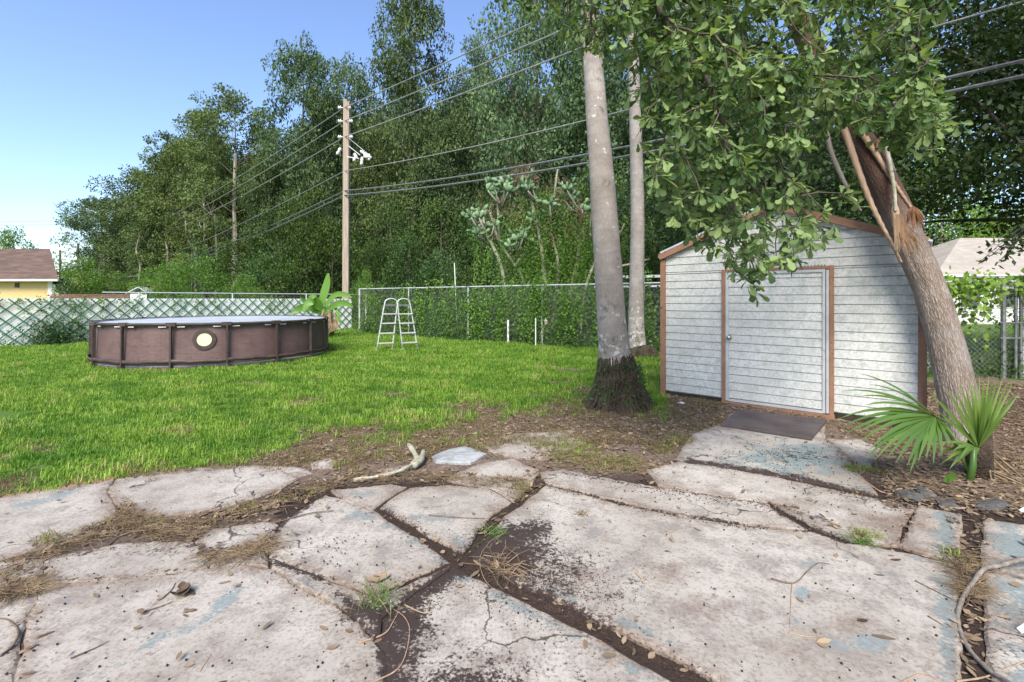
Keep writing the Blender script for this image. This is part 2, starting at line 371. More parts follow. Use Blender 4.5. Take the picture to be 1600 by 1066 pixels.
# ------------------------------------------------------------------ the ground
def interp(x, xs, ys): return np.interp(x, xs, ys)
def topx(X, Y):                              # world ground point -> photo pixel (only used to lay things out)
    Ys = np.maximum(Y, .3); return 800 + F * X / Ys, HZ + F * CH / Ys
def fbm(X, Y, s, seed=0, octs=3):
    X = np.atleast_1d(X); Y = np.atleast_1d(Y); out = np.zeros(len(X)); a = .5
    r = np.random.default_rng(seed)
    for o in range(octs):
        for k in range(5):
            th = r.uniform(0, 2*math.pi); ph = r.uniform(0, 6.28); f = s * 2**o * r.uniform(.7, 1.4)
            out += a/2.2 * np.sin((X*math.cos(th)+Y*math.sin(th))*f*6.28+ph + 1.3*np.sin((X*math.sin(th)-Y*math.cos(th))*f*4.1+ph*2))
        a *= .5
    return out * .6
LX = [-400, 0, 130, 200, 260, 370, 440, 500, 600, 700, 800, 880, 930, 1000, 1040, 1300]
LY = [800, 766, 756, 742, 732, 722, 704, 690, 676, 662, 646, 632, 622, 640, 650, 600]
def lawn_density(X, Y):
    px, py = topx(X, Y); n = fbm(X, Y, .5, 3); n2 = fbm(X, Y, 1.6, 9)
    d = (interp(px, LX, LY) - py) / 26 + n * 1.1 + n2 * .7 + .35
    d = np.where(Y < .8, -1, d)
    right = (px > 1450) & (Y > 8.9)
    d = np.where((px > 1040) & (Y < 7.2) & ~right, -1, d)
    d = np.where(right, 1.2, d)
    d = np.clip(d, 0, 1)
    # bare, trodden patches in the lawn
    for (qx, qy, rx, ry, s) in ((935, 612, 60, 10, .9), (740, 640, 60, 14, .8), (870, 655, 90, 12, .8), (120, 640, 30, 6, .3), (60, 700, 45, 12, .6), (640, 575, 40, 7, .35), (300, 690, 30, 8, .4)):
        d = d * (1 - s * np.exp(-((px-qx)/rx)**2 - ((py-qy)/ry)**2))
    sp = fbm(X, Y, .55, 77, 4); d = d * np.clip(1 - 1.0*np.clip((sp - .34)*4, 0, 1)*np.interp(Y, [4, 10, 20], [1, .8, .35]), 0, 1)
    return d
PATCH = [(905, 712, 50, 16, .9), (960, 725, 50, 14, .6), (870, 700, 40, 8, .7), (560, 710, 60, 10, .35), (700, 690, 60, 12, .3), (1030, 640, 30, 14, .5), (900, 640, 25, 12, .5),
         (1060, 690, 25, 7, .6), (1030, 705, 30, 8, .5), (470, 780, 25, 10, .45), (390, 792, 30, 8, .5), (235, 822, 30, 9, .35), (600, 690, 60, 14, .35), (1350, 735, 35, 9, .6), (1490, 880, 22, 12, .8), (815, 775, 22, 22, .5),
         (1350, 842, 30, 8, .9), (75, 848, 12, 6, .6), (1110, 620, 40, 8, .6), (540, 730, 30, 8, .4), (650, 668, 70, 10, .4)]
def patch_density(X, Y):
    px, py = topx(X, Y); d = np.zeros(len(X))
    for (qx, qy, rx, ry, s) in PATCH: d = np.maximum(d, s * np.exp(-((px-qx)/rx)**2 - ((py-qy)/ry)**2))
    return d
def gz(X, Y):
    X = np.atleast_1d(np.asarray(X, float)); Y = np.atleast_1d(np.asarray(Y, float))
    px, py = topx(X, Y); z = fbm(X, Y, .12, 21) * .025 + fbm(X, Y, 1.1, 4) * .006
    pat = np.clip((py - interp(px, [-400, 0, 200, 430, 700, 850, 1050, 1130, 1300, 1700], [790, 770, 745, 725, 690, 672, 690, 655, 670, 760])) / 15, 0, 1)
    z = z * (1 - .7 * pat) - .001 * pat
    return z
DIRT = [(640, 1000, 60, 90, 1.2), (790, 860, 90, 60, 1.2)]
xs = np.concatenate([np.linspace(-400, -40, 14)[:-1], np.linspace(-40, -16, 30)[:-1], np.linspace(-16, -5, 90)[:-1], np.linspace(-5, 6.5, 190)[:-1], np.linspace(6.5, 14, 50)[:-1], np.linspace(14, 60, 30)[:-1], np.linspace(60, 400, 14)])
ys = np.concatenate([np.linspace(-60, 0, 12)[:-1], np.linspace(0, 8, 150)[:-1], np.linspace(8, 24, 110)[:-1], np.linspace(24, 60, 30)[:-1], np.linspace(60, 900, 16)])
GX, GY = np.meshgrid(xs, ys); gx = GX.ravel(); gy = GY.ravel()
gzz = gz(gx, gy)
nx, ny = len(xs), len(ys)
ii = (np.arange(ny-1)[:, None] * nx + np.arange(nx-1)[None, :]).ravel()
lawn_a = np.maximum(lawn_density(gx, gy), patch_density(gx, gy) * .6)
lawn_a = np.where((gy > 24) | (gx < -16), 1, lawn_a)
gpx, gpy = topx(gx, gy)
dirt_a = np.clip((gpy - interp(gpx, [-400, 0, 200, 430, 700, 850, 1050, 1130, 1300, 1700], [810, 800, 775, 745, 730, 730, 730, 700, 720, 800])) / 25, 0, 1)
dirt_a = np.where(gpx < 430, dirt_a * .45, dirt_a)
ground = link('ground', fastmesh('ground', np.stack([gx, gy, gzz], 1), np.stack([ii, ii+1, ii+nx+1, ii+nx], 1), M['ground'], True, {'lawn': lawn_a, 'dirt': dirt_a}))
tag(ground, 'yard soil under the lawn and litter', None, None, 'structure')

# ------------------------------------------------------------------ the broken patio, slab by slab
SL = {
 'S1': [(-260,830),(0,778),(177,750),(166,768),(183,793),(180,806),(130,830),(72,852),(0,874),(-260,930)],
 'S2': [(181,749),(260,735),(310,730),(400,726),(428,727),(464,747),(440,762),(400,777),(330,797),(258,806),(215,798),(186,790),(170,768)],
 'S4': [(70,872),(120,862),(182,850),(240,846),(300,846),(330,866),(326,884),(270,893),(160,905),(70,909)],
 'L1': [(66,912),(150,909),(270,897),(330,888),(380,883),(424,889),(474,918),(534,950),(562,972),(582,1000),(600,1020),(606,1066),(612,1400),(-20,1400),(26,1066),(48,960)],
 'S5': [(-260,950),(-60,905),(0,903),(56,912),(58,940),(36,975),(18,1066),(-40,1400),(-700,1400)],
 'S5b': [(-200,900),(0,879),(48,872),(66,874),(62,905),(0,898),(-200,925)],
 'S6': [(306,845),(332,826),(410,815),(436,819),(418,846),(417,868),(422,884),(378,880),(332,884),(336,864)],
 'S7': [(508,773),(545,785),(586,799),(640,835),(701,877),(660,895),(620,912),(585,927),(540,912),(500,900),(450,880),(422,868),(422,845),(442,815)],
 'S8': [(424,873),(450,884),(500,904),(540,916),(583,931),(608,922),(640,912),(690,890),(702,884),(664,910),(622,938),(596,962),(592,985),(584,994),(566,970),(538,948),(476,914),(428,886)],
 'S9': [(516,766),(560,762),(610,756),(634,760),(614,772),(588,790),(586,796),(545,782)],
 'S10': [(640,762),(700,757),(760,762),(797,783),(765,805),(745,830),(725,863),(690,845),(640,815),(596,793),(618,775)],
 'S11': [(700,750),(718,736),(760,722),(800,717),(840,735),(830,752),(804,780),(765,760),(730,756)],
 'S13': [(747,692),(800,678),(900,670),(915,690),(860,716),(800,714),(765,705)],
 'S14': [(431,728),(470,730),(487,738),(466,745)],
 'S15': [(483,722),(510,716),(530,720),(520,730),(490,731)],
 'S16': [(590,735),(630,727),(645,735),(600,748)],
 'R1': [(852,758),(905,771),(960,786),(1010,796),(1060,807),(1128,816),(1200,825),(1268,831),(1325,849),(1390,859),(1492,881),(1494,960),(1496,1066),(1500,1400),(1560,1400),(1135,1067),(1050,1021),(968,981),(861,928),(790,898),(738,868),(760,840),(790,805),(814,790)],
 'R2': [(845,739),(878,734),(960,750),(1050,764),(1120,777),(1195,787),(1262,826),(1200,821),(1128,812),(1060,803),(1010,792),(905,767),(854,754)],
 'R3': [(1012,735),(1060,722),(1110,728),(1200,743),(1307,765),(1430,789),(1408,825),(1403,850),(1330,844),(1270,822),(1203,784),(1120,773),(1030,758)],
 'R4': [(1434,791),(1500,804),(1494,876),(1408,852)],
 'R5': [(1080,680),(1130,660),(1150,640),(1290,656),(1288,685),(1323,712),(1343,740),(1372,771),(1290,756),(1200,739),(1110,725),(1056,718)],
 'R6': [(1290,685),(1345,686),(1375,700),(1360,725),(1345,738),(1325,712)],
 'R7': [(1540,811),(1600,819),(1760,835),(1760,905),(1600,897),(1536,884)],
 'R8': [(1537,892),(1600,904),(1760,914),(2000,1400),(1600,1400),(1543,1000)],
 'L2': [(705,885),(800,931),(1060,1069),(1330,1400),(616,1400),(610,1066),(605,1020),(590,1000),(596,966),(625,941),(667,912)],
}
SL['R1'] = [(852,758),(905,771),(960,786),(1010,796),(1060,807),(1128,816),(1200,825),(1268,831),(1325,849),(1390,859),(1492,881),(1494,960),(1496,1066),(1500,1400),(1475,1400),(1135,1067),(1050,1021),(968,981),(861,928),(790,898),(738,868),(760,840),(790,805),(814,790)]
def seg_d(px, py, pts):
    best = np.full(len(px), 1e9)
    for (a, b), (c, d) in zip(pts[:-1], pts[1:]):
        vx, vy = c-a, d-b; t = np.clip(((px-a)*vx+(py-b)*vy)/(vx*vx+vy*vy), 0, 1)
        best = np.minimum(best, np.hypot(px-a-t*vx, (py-b-t*vy)*1.6))
    return best
def S_stroke(px, py, pts, wd, s): return s * np.exp(-(seg_d(px, py, pts)/wd)**2)
def S_blob(px, py, x, y, rx, ry, s): return s * np.exp(-((px-x)/rx)**2 - ((py-y)/ry)**2)
def slab_attrs(px, py):
    dirt = np.full(len(px), .03); paint = np.full(len(px), .10); grime = np.full(len(px), .30)
    for s in (([(560,950),(620,965),(650,935),(720,888)], 26, .85), ([(430,880),(500,905),(560,950)], 9, .8), ([(600,960),(620,1010),(620,1070)], 32, .8),
              ([(740,880),(770,850),(830,830)], 40, .9), ([(703,878),(800,920),(900,975),(1130,1075)], 9, .55), ([(500,775),(440,820),(425,850)], 8, .6),
              ([(80,868),(270,860),(300,850),(420,870)], 14, .45), ([(600,795),(650,830),(710,870)], 12, .35), ([(1080,720),(1250,745),(1420,790)], 10, .75),
              ([(1195,787),(1265,826),(1330,846)], 12, .5), ([(850,756),(1010,794),(1200,824)], 3, .5), ([(870,738),(1000,760),(1195,787)], 5, .5), ([(70,905),(160,903),(270,890)], 4, .5)):
        dirt = np.maximum(dirt, S_stroke(px, py, *s))
    for s in ((800,870,75,45,1.0), (870,895,95,55,.62), (930,940,130,70,.36), (740,1066,150,70,.66), (800,1060,220,80,.42), (1240,712,90,20,.6), (640,975,50,40,1.0), (610,1040,26,60,.9), (660,1000,50,60,.62), (650,930,40,20,.7), (1240,712,110,24,.35), (1330,970,70,30,.12), (1180,990,80,40,.12),
              (640,1030,40,60,.8), (560,965,40,14,.5), (1600,1000,60,60,.35), (1100,690,40,10,.3), (240,870,60,10,.3), (850,960,60,20,.3), (680,940,60,25,.38)):
        dirt = np.maximum(dirt, S_blob(px, py, *s))
    for s in (([(140,1066),(230,1005),(300,985),(360,930),(400,915)], 24, .48), ([(600,800),(703,890),(800,942),(1050,1075)], 17, .62), ([(850,918),(960,965),(1060,1010)], 13, .6),
              ([(1480,800),(1480,900),(1484,1075)], 22, .75), ([(530,790),(620,830),(700,880)], 18, .5), ([(600,800),(690,815),(740,850)], 30, .42), ([(1240,828),(1300,838),(1400,866),(1480,885)], 13, .55),
              ([(1060,720),(1200,735),(1360,765)], 9, .55), ([(420,890),(480,915),(540,950)], 14, .5), ([(0,800),(170,758)], 16, .4), ([(545,940),(570,1000),(590,1066)], 24, .42), ([(430,885),(545,945)], 8, .55),
              ([(640,840),(703,885)], 16, .45), ([(90,915),(60,980)], 12, .3)):
        paint = np.maximum(paint, S_stroke(px, py, *s))
    for s in ((1250,928,14,22,.7), (1255,968,22,10,.6), (1350,1005,60,18,.5), (1420,960,40,20,.4), (1240,715,110,34,.75), (1650,960,140,200,.75), (1620,850,120,50,.75), (1470,830,30,22,.4), (700,830,60,18,.35), (560,775,50,12,.35), (40,840,60,16,.35),
              (360,760,40,8,.3), (290,790,30,7,.35), (1010,830,30,14,.25), (320,960,40,16,.25), (540,1040,60,30,.35), (1320,700,30,10,.5), (450,1000,70,26,.2), (1150,1040,90,30,.2), (1290,880,60,20,.3), (870,800,70,14,.2)):
        paint = np.maximum(paint, S_blob(px, py, *s))
    for s in ((420,1010,120,40,.35), (200,950,110,30,.35), (560,860,60,30,.3), (1150,870,90,40,.35), (960,1010,120,40,.5), (1420,930,60,50,.3), (560,1040,60,50,.5), (1080,760,120,16,.4), (1250,790,90,20,.5), (1040,900,70,35,.6), (1100,950,90,40,.5), (1330,975,60,22,.6), (1370,815,70,24,.75), (1220,1020,90,40,.5), (900,900,70,30,.6), (820,1000,200,70,.4), (760,1066,160,60,.6), (1290,1066,90,20,.4), (1450,820,50,20,.5), (1140,670,40,7,.6), (720,940,60,30,.5), (980,820,90,20,.2),
              (330,1000,80,20,.22), (450,930,80,20,.25), (620,1040,40,60,.7), (1600,980,80,60,.6), (180,860,90,12,.4), (700,790,40,14,.25), (540,880,60,16,.2), (100,960,60,40,.2)):
        grime = np.maximum(grime, S_blob(px, py, *s))
    return dirt, paint, grime
patio = empty('patio', (0, 0, 0), kind='structure')
patio['label'] = 'broken concrete patio with worn blue paint'
def inside(poly, X, Y):
    c = np.zeros(len(X), bool); n = len(poly)
    for i in range(n):
        x1, y1 = poly[i]; x2, y2 = poly[(i+1) % n]
        cond = ((y1 > Y) != (y2 > Y)); t = (Y - y1) / ((y2 - y1) if y2 != y1 else 1e-9)
        c ^= cond & (X < x1 + t * (x2 - x1))
    return c
def make_slab(key, poly_px, z, tilt=(0, 0), mat='concrete', name='slab', parent=patio, cell=.035, thick=.07):
    poly = [Vector(g(x, y, z)[:2]) for x, y in poly_px]
    rr = random.Random(key); pts = []; sg_ = 1 if sum(poly[i].x*poly[(i+1) % len(poly)].y - poly[(i+1) % len(poly)].x*poly[i].y for i in range(len(poly))) > 0 else -1
    for a, b in zip(poly, poly[1:] + poly[:1]):
        L = (b - a).length; k = max(1, int(L / .05)); nn = Vector((-(b-a).y, (b-a).x)).normalized()
        for i in range(k):
            p = a.lerp(b, i / k); j = 0.005 if i == 0 else .009
            pts.append(p - nn*sg_*.009 + nn * .7 * (rr.uniform(-j, j) + .012*mnoise.noise(Vector((p.x*7, p.y*7, 3))) + .02*mnoise.noise(Vector((p.x*2.2, p.y*2.2, 9)))*(0 if i == 0 else 1)))
    A = sum(pts[i].x*pts[(i+1) % len(pts)].y - pts[(i+1) % len(pts)].x*pts[i].y for i in range(len(pts)))
    if A < 0: pts.reverse()
    n = len(pts)
    X = np.array([p.x for p in pts]); Y = np.array([p.y for p in pts])
    # inset ring
    nrm = []
    for i in range(n):
        e = pts[(i+1) % n] - pts[i-1]; nrm.append(Vector((-e.y, e.x)).normalized())
    inner = [pts[i] + nrm[i] * .012 for i in range(n)]
    span = max(X.max()-X.min(), Y.max()-Y.min()); c = cell if span < 4 else cell * 1.5
    qx, qy = np.meshgrid(np.arange(X.min(), X.max(), c), np.arange(Y.min(), Y.max(), c)); qx = qx.ravel() + RNG.uniform(-.01, .01, qx.size); qy = qy.ravel() + RNG.uniform(-.01, .01, qy.size)
    m = inside([(p.x, p.y) for p in inner], qx, qy); qx = qx[m]; qy = qy[m]
    # keep away from the edge
    dm = np.full(len(qx), 9.)
    for p in inner: dm = np.minimum(dm, np.hypot(qx-p.x, qy-p.y))
    qx = qx[dm > .018]; qy = qy[dm > .018]
    V2 = [tuple(p) for p in pts] + [tuple(p) for p in inner] + list(zip(qx.tolist(), qy.tolist()))
    ed = [(i, (i+1) % n) for i in range(n)]
    res = delaunay_2d_cdt([Vector(p) for p in V2], [], [list(range(n))], 1, 1e-5)
    ov, of, orig = res[0], res[2], res[3]
    cx, cy = X.mean(), Y.mean(); V = []
    for i, p in enumerate(ov):
        o = orig[i][0] if orig[i] else 9999
        zz = z + (p.x-cx)*tilt[0] + (p.y-cy)*tilt[1] + 0.004*mnoise.noise(Vector((p.x*1.3, p.y*1.3, z))) + .0015*mnoise.noise(Vector((p.x*14, p.y*14, 2)))
        if o < n: zz -= .007 + .005*abs(mnoise.noise(Vector((p.x*20, p.y*20, 5))))
        V.append((p.x, p.y, zz))
    bidx = {}
    for i, o in enumerate(orig):
        for q in o:
            if q < n: bidx[q] = i
    base = len(V); faces = [tuple(f) for f in of if len(f) == 3]
    # make faces look up
    fx = []
    for f in faces:
        a, b, c3 = [V[k] for k in f]
        if (b[0]-a[0])*(c3[1]-a[1]) - (b[1]-a[1])*(c3[0]-a[0]) < 0: f = f[::-1]
        fx.append(f)
    for i in range(n): V.append((V[bidx[i]][0], V[bidx[i]][1], z - thick))
    for i in range(n):
        j = (i+1) % n; fx.append((bidx[j], bidx[i], base+i)); fx.append((bidx[j], base+i, base+j))
    V = np.array(V); PX, PY = topx(V[:, 0] / (1 - z/CH), V[:, 1] / (1 - z/CH))
    d, p_, gm = slab_attrs(PX, PY)
    ax_ = np.array([p.x for p in pts]); ay_ = np.array([p.y for p in pts])
    de = np.min(np.hypot(V[:, 0][:, None]-ax_, V[:, 1][:, None]-ay_), axis=1)
    gm = np.minimum(gm + .45*np.exp(-de/.05), 1.1); d = d + .22*np.exp(-de/.022) + .08*np.exp(-de/.1)
    d[base:] = 1.0
    if key in ('S12',): p_[:] = -1
    me = fastmesh('slab', V, np.array(fx), M[mat], False, {'dirt': d, 'paint': p_, 'grime': gm})
    return link(name, me, parent)
rs = random.Random(3)
for key, poly in SL.items():
    z = .014 + rs.uniform(-.004, .006); tl = (rs.uniform(-.004, .004), rs.uniform(-.006, .006))
    if key in ('R1', 'L2', 'L1', 'S1', 'S5', 'R8'): tl = (0, 0); z = {'R1': .024, 'L2': .016, 'L1': .014, 'S1': .014, 'S5': .012, 'R8': .015}[key]
    if key == 'S8': z = .036
    make_slab(key, poly, z, tl)
# red edging bricks along the far left slab edge
edg = [g(-200, 820, .03), g(0, 777, .03), g(178, 747, .03)]
pp = cubic(edg, 9)
for i in range(len(pp)-1):
    a, b = pp[i], pp[i+1]; d = (b-a).normalized(); nn = Vector((-d.y, d.x, 0)) * .055
    mb = MB(); aa, bb = a + d*.006 + nn, b - d*.006 + nn
    mb.bar((aa.x, aa.y, -.034 + rs.uniform(-.002, .002)), (bb.x, bb.y, -.034 + rs.uniform(-.002, .002)), .085, .09)
    mb.build('edging_brick', M['redbrick'], patio)
# ------------------------------------------------------------------ shed
SA = Vector((2.28, 7.10, 0)); SB = Vector((4.49, 5.19, 0))
SU = (SB - SA).normalized(); SW = (SB - SA).length; SD = 2.4; SEAVE = 2.03; SPEAK = 2.60
shed = empty('garden_shed', SA, math.atan2(SU.y, SU.x), 'white mildewed metal garden shed with brown trim and a wide closed door', 'shed')
def shed_s(px, plane=0.0):                   # distance along the shed front seen at column px
    k = (px - 800) / F; return (k*SA.y - SA.x) / (SU.x - k*SU.y)
def shed_z(px, py): 
    s = shed_s(px); Y = SA.y + SU.y*s; return CH - (py - HZ)/F*Y
d0, d1 = shed_s(1134), shed_s(1297)
dtop = 1.80
def roofz(s): return SEAVE + (SPEAK-SEAVE) * (1 - abs(s - SW/2)/(SW/2))
def siding(s0, s1, z0, z1, name='siding_board', parent=shed, y=0.0, mat='siding', gable=False):
    rr = .108; k = 0; z = z0
    while z < z1 - .02:
        zt = min(z + rr, z1); a, b = s0, s1; at_, bt = s0, s1
        if gable:
            def lim(zz): 
                h = SW/2*(1-(zz-SEAVE)/(SPEAK-SEAVE)) if zz > SEAVE else SW/2; h = max(h, .02); return SW/2-h, SW/2+h
            l, r_ = lim(z); a, b = max(s0, l), min(s1, r_); l, r_ = lim(zt); at_, bt = max(s0, l), min(s1, r_)
        if b - a > .03:
            mb = MB(); j = R.uniform(-.001, .001)
            # lapped profile: bottom stands proud, a little return lip under it
            prof0 = [(a, y-.012+j, z+.009), (a, y-.011+j, z+.018), (at_, y-.003, zt+.004), (at_, y+.01, zt+.004), (a, y+.01, z+.009)]
            prof1 = [(b, y-.012+j, z+.009), (b, y-.011+j, z+.018), (bt, y-.003, zt+.004), (bt, y+.01, zt+.004), (b, y+.01, z+.009)]
            mb.add(prof0 + prof1, [(i, i+5, (i+1) % 5+5, (i+1) % 5) for i in range(5)] + [(0,1,2,3,4), (9,8,7,6,5)])
            mb.build(name, M[mat], parent)
        z = zt
siding(.03, d0-.035, .07, dtop+.02)
siding(d1+.035, SW-.03, .07, dtop+.02, mat='siding2')
siding(.03, SW-.03, dtop+.02+.004, SPEAK-.03, gable=True)
# core box: side and back walls, behind the boards
mb = MB(); mb.box(.012, SW-.012, .02, SD, .06, SEAVE-.02)
mb.add([(.012,.02,SEAVE-.02),(SW-.012,.02,SEAVE-.02),(SW/2,.02,SPEAK-.03),(.012,SD,SEAVE-.02),(SW-.012,SD,SEAVE-.02),(SW/2,SD,SPEAK-.03)], [(0,1,2),(5,4,3),(0,2,5,3),(2,1,4,5)])
mb.build('wall', M['siding'], shed)
for sx, nm in ((.0, -1), (SW, 1)):
    for k in range(18):
        z = .07 + k*.108; mb = MB()
        x0, x1 = (sx-.012, sx+.010) if nm < 0 else (sx-.010, sx+.012)
        xx = sx + nm*.013
        mb.add([(xx,.03,z+.002),(xx,SD-.03,z+.002),(sx+nm*.001,SD-.03,z+.108),(sx+nm*.001,.03,z+.108),(sx-nm*.011,.03,z+.002),(sx-nm*.011,SD-.03,z+.002)], [(0,1,2,3),(0,4,5,1)])
        mb.build('siding_board', M['siding'], shed)
mb = MB().box(-.02, SW+.02, -.01, SD, -.06, .058); mb.build('base_frame', M['dirtdark'], shed)
# brown trim
def trim(x0, x1, z0, z1, y0=-.032, y1=-.004, name='trim_board'):
    MB().box(x0, x1, y0, y1, z0, z1).build(name, M['browntrim'], shed)
trim(-.045, .028, -.02, SEAVE-.01, -.034, .045, 'corner_trim'); trim(SW-.028, SW+.045, -.04, SEAVE-.03, -.034, .045, 'corner_trim')
trim(d0-.045, d0+.002, .0, dtop+.04); trim(d1-.004, d1+.042, -.02, dtop+.04); trim(d0+.004, d1-.006, dtop+.004, dtop+.04, -.03, -.002)
trim(d0-.045, d1+.05, -.02, .035, -.045, -.006, 'door_sill')
for sgn in (-1, 1):
    x0, x1 = (-.05, SW/2) if sgn < 0 else (SW+.05, SW/2)
    MB().bar((x0, -.055, SEAVE+.030), (x1 + sgn*.001, -.055, SPEAK+.042), .045, .085, (0, 0, 1)).build('rake_trim', M['browntrim'], shed)
    mb = MB().bar((x0 - (-.04 if sgn > 0 else .04)*1, SD/2, SEAVE+.035), (x1 + sgn*.002, SD/2, SPEAK+.062), SD+.0, .022)
    for q in range(7):
        yy = .03 + q*(SD-.06)/6; mb.bar((x0, yy, SEAVE+.056), (x1, yy, SPEAK+.083), .03, .02)
    mb.build('roof_panel', M['galv'] if sgn > 0 else M['bluesheet'], shed)
    if sgn < 0: MB().bar((x0, .0, SEAVE+.085), (x1, .0, SPEAK+.10), .03, .06).build('roof_edge', M['bluesheet'], shed)
    if 0: MB().bar((x0, -.079, SEAVE+.050), (x1, -.079, SPEAK+.072), .010, .022).build('roof_edge', M['galv'], shed)
MB().box(.86, 1.0, -.028, -.016, 1.90, 1.955).build('vent_strip', M['browntrim'], shed)
# door
mb = MB(); y0, y1 = -.022, -.002
mb.box(d0+.004, d0+.045, y0-.004, y1, .045, dtop); mb.box(d1-.075, d1-.045, y0-.004, y1, .045, dtop); mb.box(d0+.045, d1-.075, y0-.003, y1, .04, .075); mb.box(d0+.045, d1-.075, y0-.003, y1, dtop-.035, dtop)
door = mb.build('door', M['alu'], shed)
siding(d0+.045, d1-.078, .078, dtop-.036, 'door_board', door, -.003)
MB().box(d1-.036, d1-.008, -.032, -.004, .05, dtop-.01).build('slide_rail', M['alu'], door)
MB().box(d1-.043, d1-.038, -.024, -.004, .05, dtop-.01).build('gap_shade_strip', M['dirtdark'], door)  # solid dark strip drawn as the shade between door and rail
ks = shed_s(1140.5); kz = .91
kb = MB()
for k, (r0, yy) in enumerate(((.030,-.020),(.032,-.026),(.014,-.030),(.012,-.048),(.026,-.056),(.030,-.070),(.024,-.084),(.001,-.088))):
    for i in range(14): kb.v.append((ks + r0*math.cos(i*math.tau/14), yy, kz + r0*math.sin(i*math.tau/14)))
    if k: kb.f += [((k-1)*14+i, (k-1)*14+(i+1) % 14, k*14+(i+1) % 14, k*14+i) for i in range(14)]
kb.build('door_knob', M['chrome'], door, True)
for hz_ in (.25, .95, 1.6): MB().box(d1-.034, d1-.012, -.037, -.033, hz_, hz_+.07).build('hinge', M['galv'], door)
for k in range(7): MB().lathe([(.005, 0), (.005, .012), (.001, .014)], 6, (d1-.26+k*.035, -.026, dtop+.041)).build('nail', M['dirtdark'], shed)

# wet plywood ramp before the door
rp = [g(1127, 662, .05), g(1153, 639, .07), g(1292, 656, .07), g(1268, 684, .05)]
mb = MB(); V = [(x, y, z) for x, y, z in rp] + [(x, y, z-.025) for x, y, z in rp]
mb.add(V, [(0,3,2,1),(4,5,6,7),(0,1,5,4),(1,2,6,5),(2,3,7,6),(3,0,4,7)])
rm = mb.build('plywood_ramp', M['rampboard']); tag(rm, 'dark wet plywood board lying before the shed door', 'ramp board')

# ------------------------------------------------------------------ pool
PC = Vector((-7.37, 12.04, 0)); PR = 2.5; PH = .95
pool = empty('swimming_pool', PC, 0, 'round above-ground pool with brown wicker print wall on the lawn', 'pool')
NS = 96; zs = [.0, .06, .12, .3, .6, .88, .93]
V = []; UV = []
for j, z in enumerate(zs):
    r = PR - .07 + .05*(1-z/.93) 
    for i in range(NS+1):
        t = i*math.tau/NS; rr_ = r + .012*math.sin(t*16)*(1 if .1 < z < .9 else 0); V.append((rr_*math.cos(t), rr_*math.sin(t), z)); UV.append((t*PR, z))
k = NS+1
Fc = [(j*k+i, j*k+i+1, (j+1)*k+i+1, (j+1)*k+i) for j in range(len(zs)-1) for i in range(NS)]
link('pool_wall', fastmesh('pool_wall', V, Fc, M['wicker'], True, uv=UV), pool)
mb = MB(); mb.lathe([(PR-.05, .0), (PR-.04, .09), (PR-.055, .10)], 96); o = MB()
n = 96; V = []; prof = [(PR-.03,.0),(PR-.02,.085),(PR-.05,.10),(PR-.09,.06),(PR-.09,0)]
for r_, z in prof: V += [(r_*math.cos(i*math.tau/n), r_*math.sin(i*math.tau/n), z) for i in range(n)]
o.add(V, [(j*n+i, j*n+(i+1) % n, (j+1)*n+(i+1) % n, (j+1)*n+i) for j in range(4) for i in range(n)]); o.build('liner_foot', M['poolgrey'], pool, True)
def ring(r0, z0, h, t, mat, name, seg=96, wob=0):
    m_ = MB(); V = []
    for (a, b) in ((r0, z0), (r0, z0+h), (r0-t, z0+h), (r0-t, z0)):
        V += [((a)*math.cos(i*math.tau/seg), (a)*math.sin(i*math.tau/seg), b + wob*math.sin(i*.7)*.01 + wob*.008*math.sin(i*2.1)) for i in range(seg)]
    m_.add(V, [(j*seg+i, j*seg+(i+1) % seg, ((j+1) % 4)*seg+(i+1) % seg, ((j+1) % 4)*seg+i) for j in range(4) for i in range(seg)])
    return m_.build(name, mat, pool, True)
toR = []
m_ = MB(); V = []
for q in range(8):
    a = q*math.tau/8
    V += [((PR + .028*math.cos(a))*math.cos(i*math.tau/96), (PR + .028*math.cos(a))*math.sin(i*math.tau/96), PH-.028 + .028*math.sin(a)) for i in range(96)]
m_.add(V, [(j*96+i, j*96+(i+1) % 96, ((j+1) % 8)*96+(i+1) % 96, ((j+1) % 8)*96+i) for j in range(8) for i in range(96)]); m_.build('top_rail', M['poolframe'], pool, True)
ring(PR-.028, PH-.07, .055, .05, M['poolgrey'], 'liner_hem')
ring(PR+.052, .13, .075, .012, M['poolframe'], 'strap_band', wob=1)
camdir = math.atan2(-PC.y, -PC.x)
LEG0 = math.atan2(g(355, 576)[1]-PC.y, g(355, 576)[0]-PC.x)
for i in range(16):
    t = LEG0 + i*math.tau/16; e = Vector((math.cos(t), math.sin(t), 0)); s = Vector((-e.y, e.x, 0))
    lm = MB().bar(e*(PR+.03)+Vector((0,0,-.02)), e*(PR+.02)+Vector((0,0,PH-.05)), .06, .035, s)
    l_ = lm.build('pool_leg', M['poolframe'], pool)
    MB().box(-.055, .055, -.05, .05, -.02, .012).build('foot', M['poolframe'], l_, loc=e*(PR+.03), rot=(0, 0, t))
    MB().bar(e*(PR+.001)-s*.09+Vector((0,0,PH-.028)), e*(PR+.001)+s*.09+Vector((0,0,PH-.028)), .075, .072).build('joint_sleeve', M['poolframe'], l_)
    for sg in (-1, 1):
        a = e*(PR-.018)+s*sg*.10; b = e*(PR-.018)+s*sg*.24
        MB().bar(a+Vector((0,0,PH-.078)), b+Vector((0,0,PH-.078)), .012, .018).build('rail_pin', M['whiteplastic'], l_)
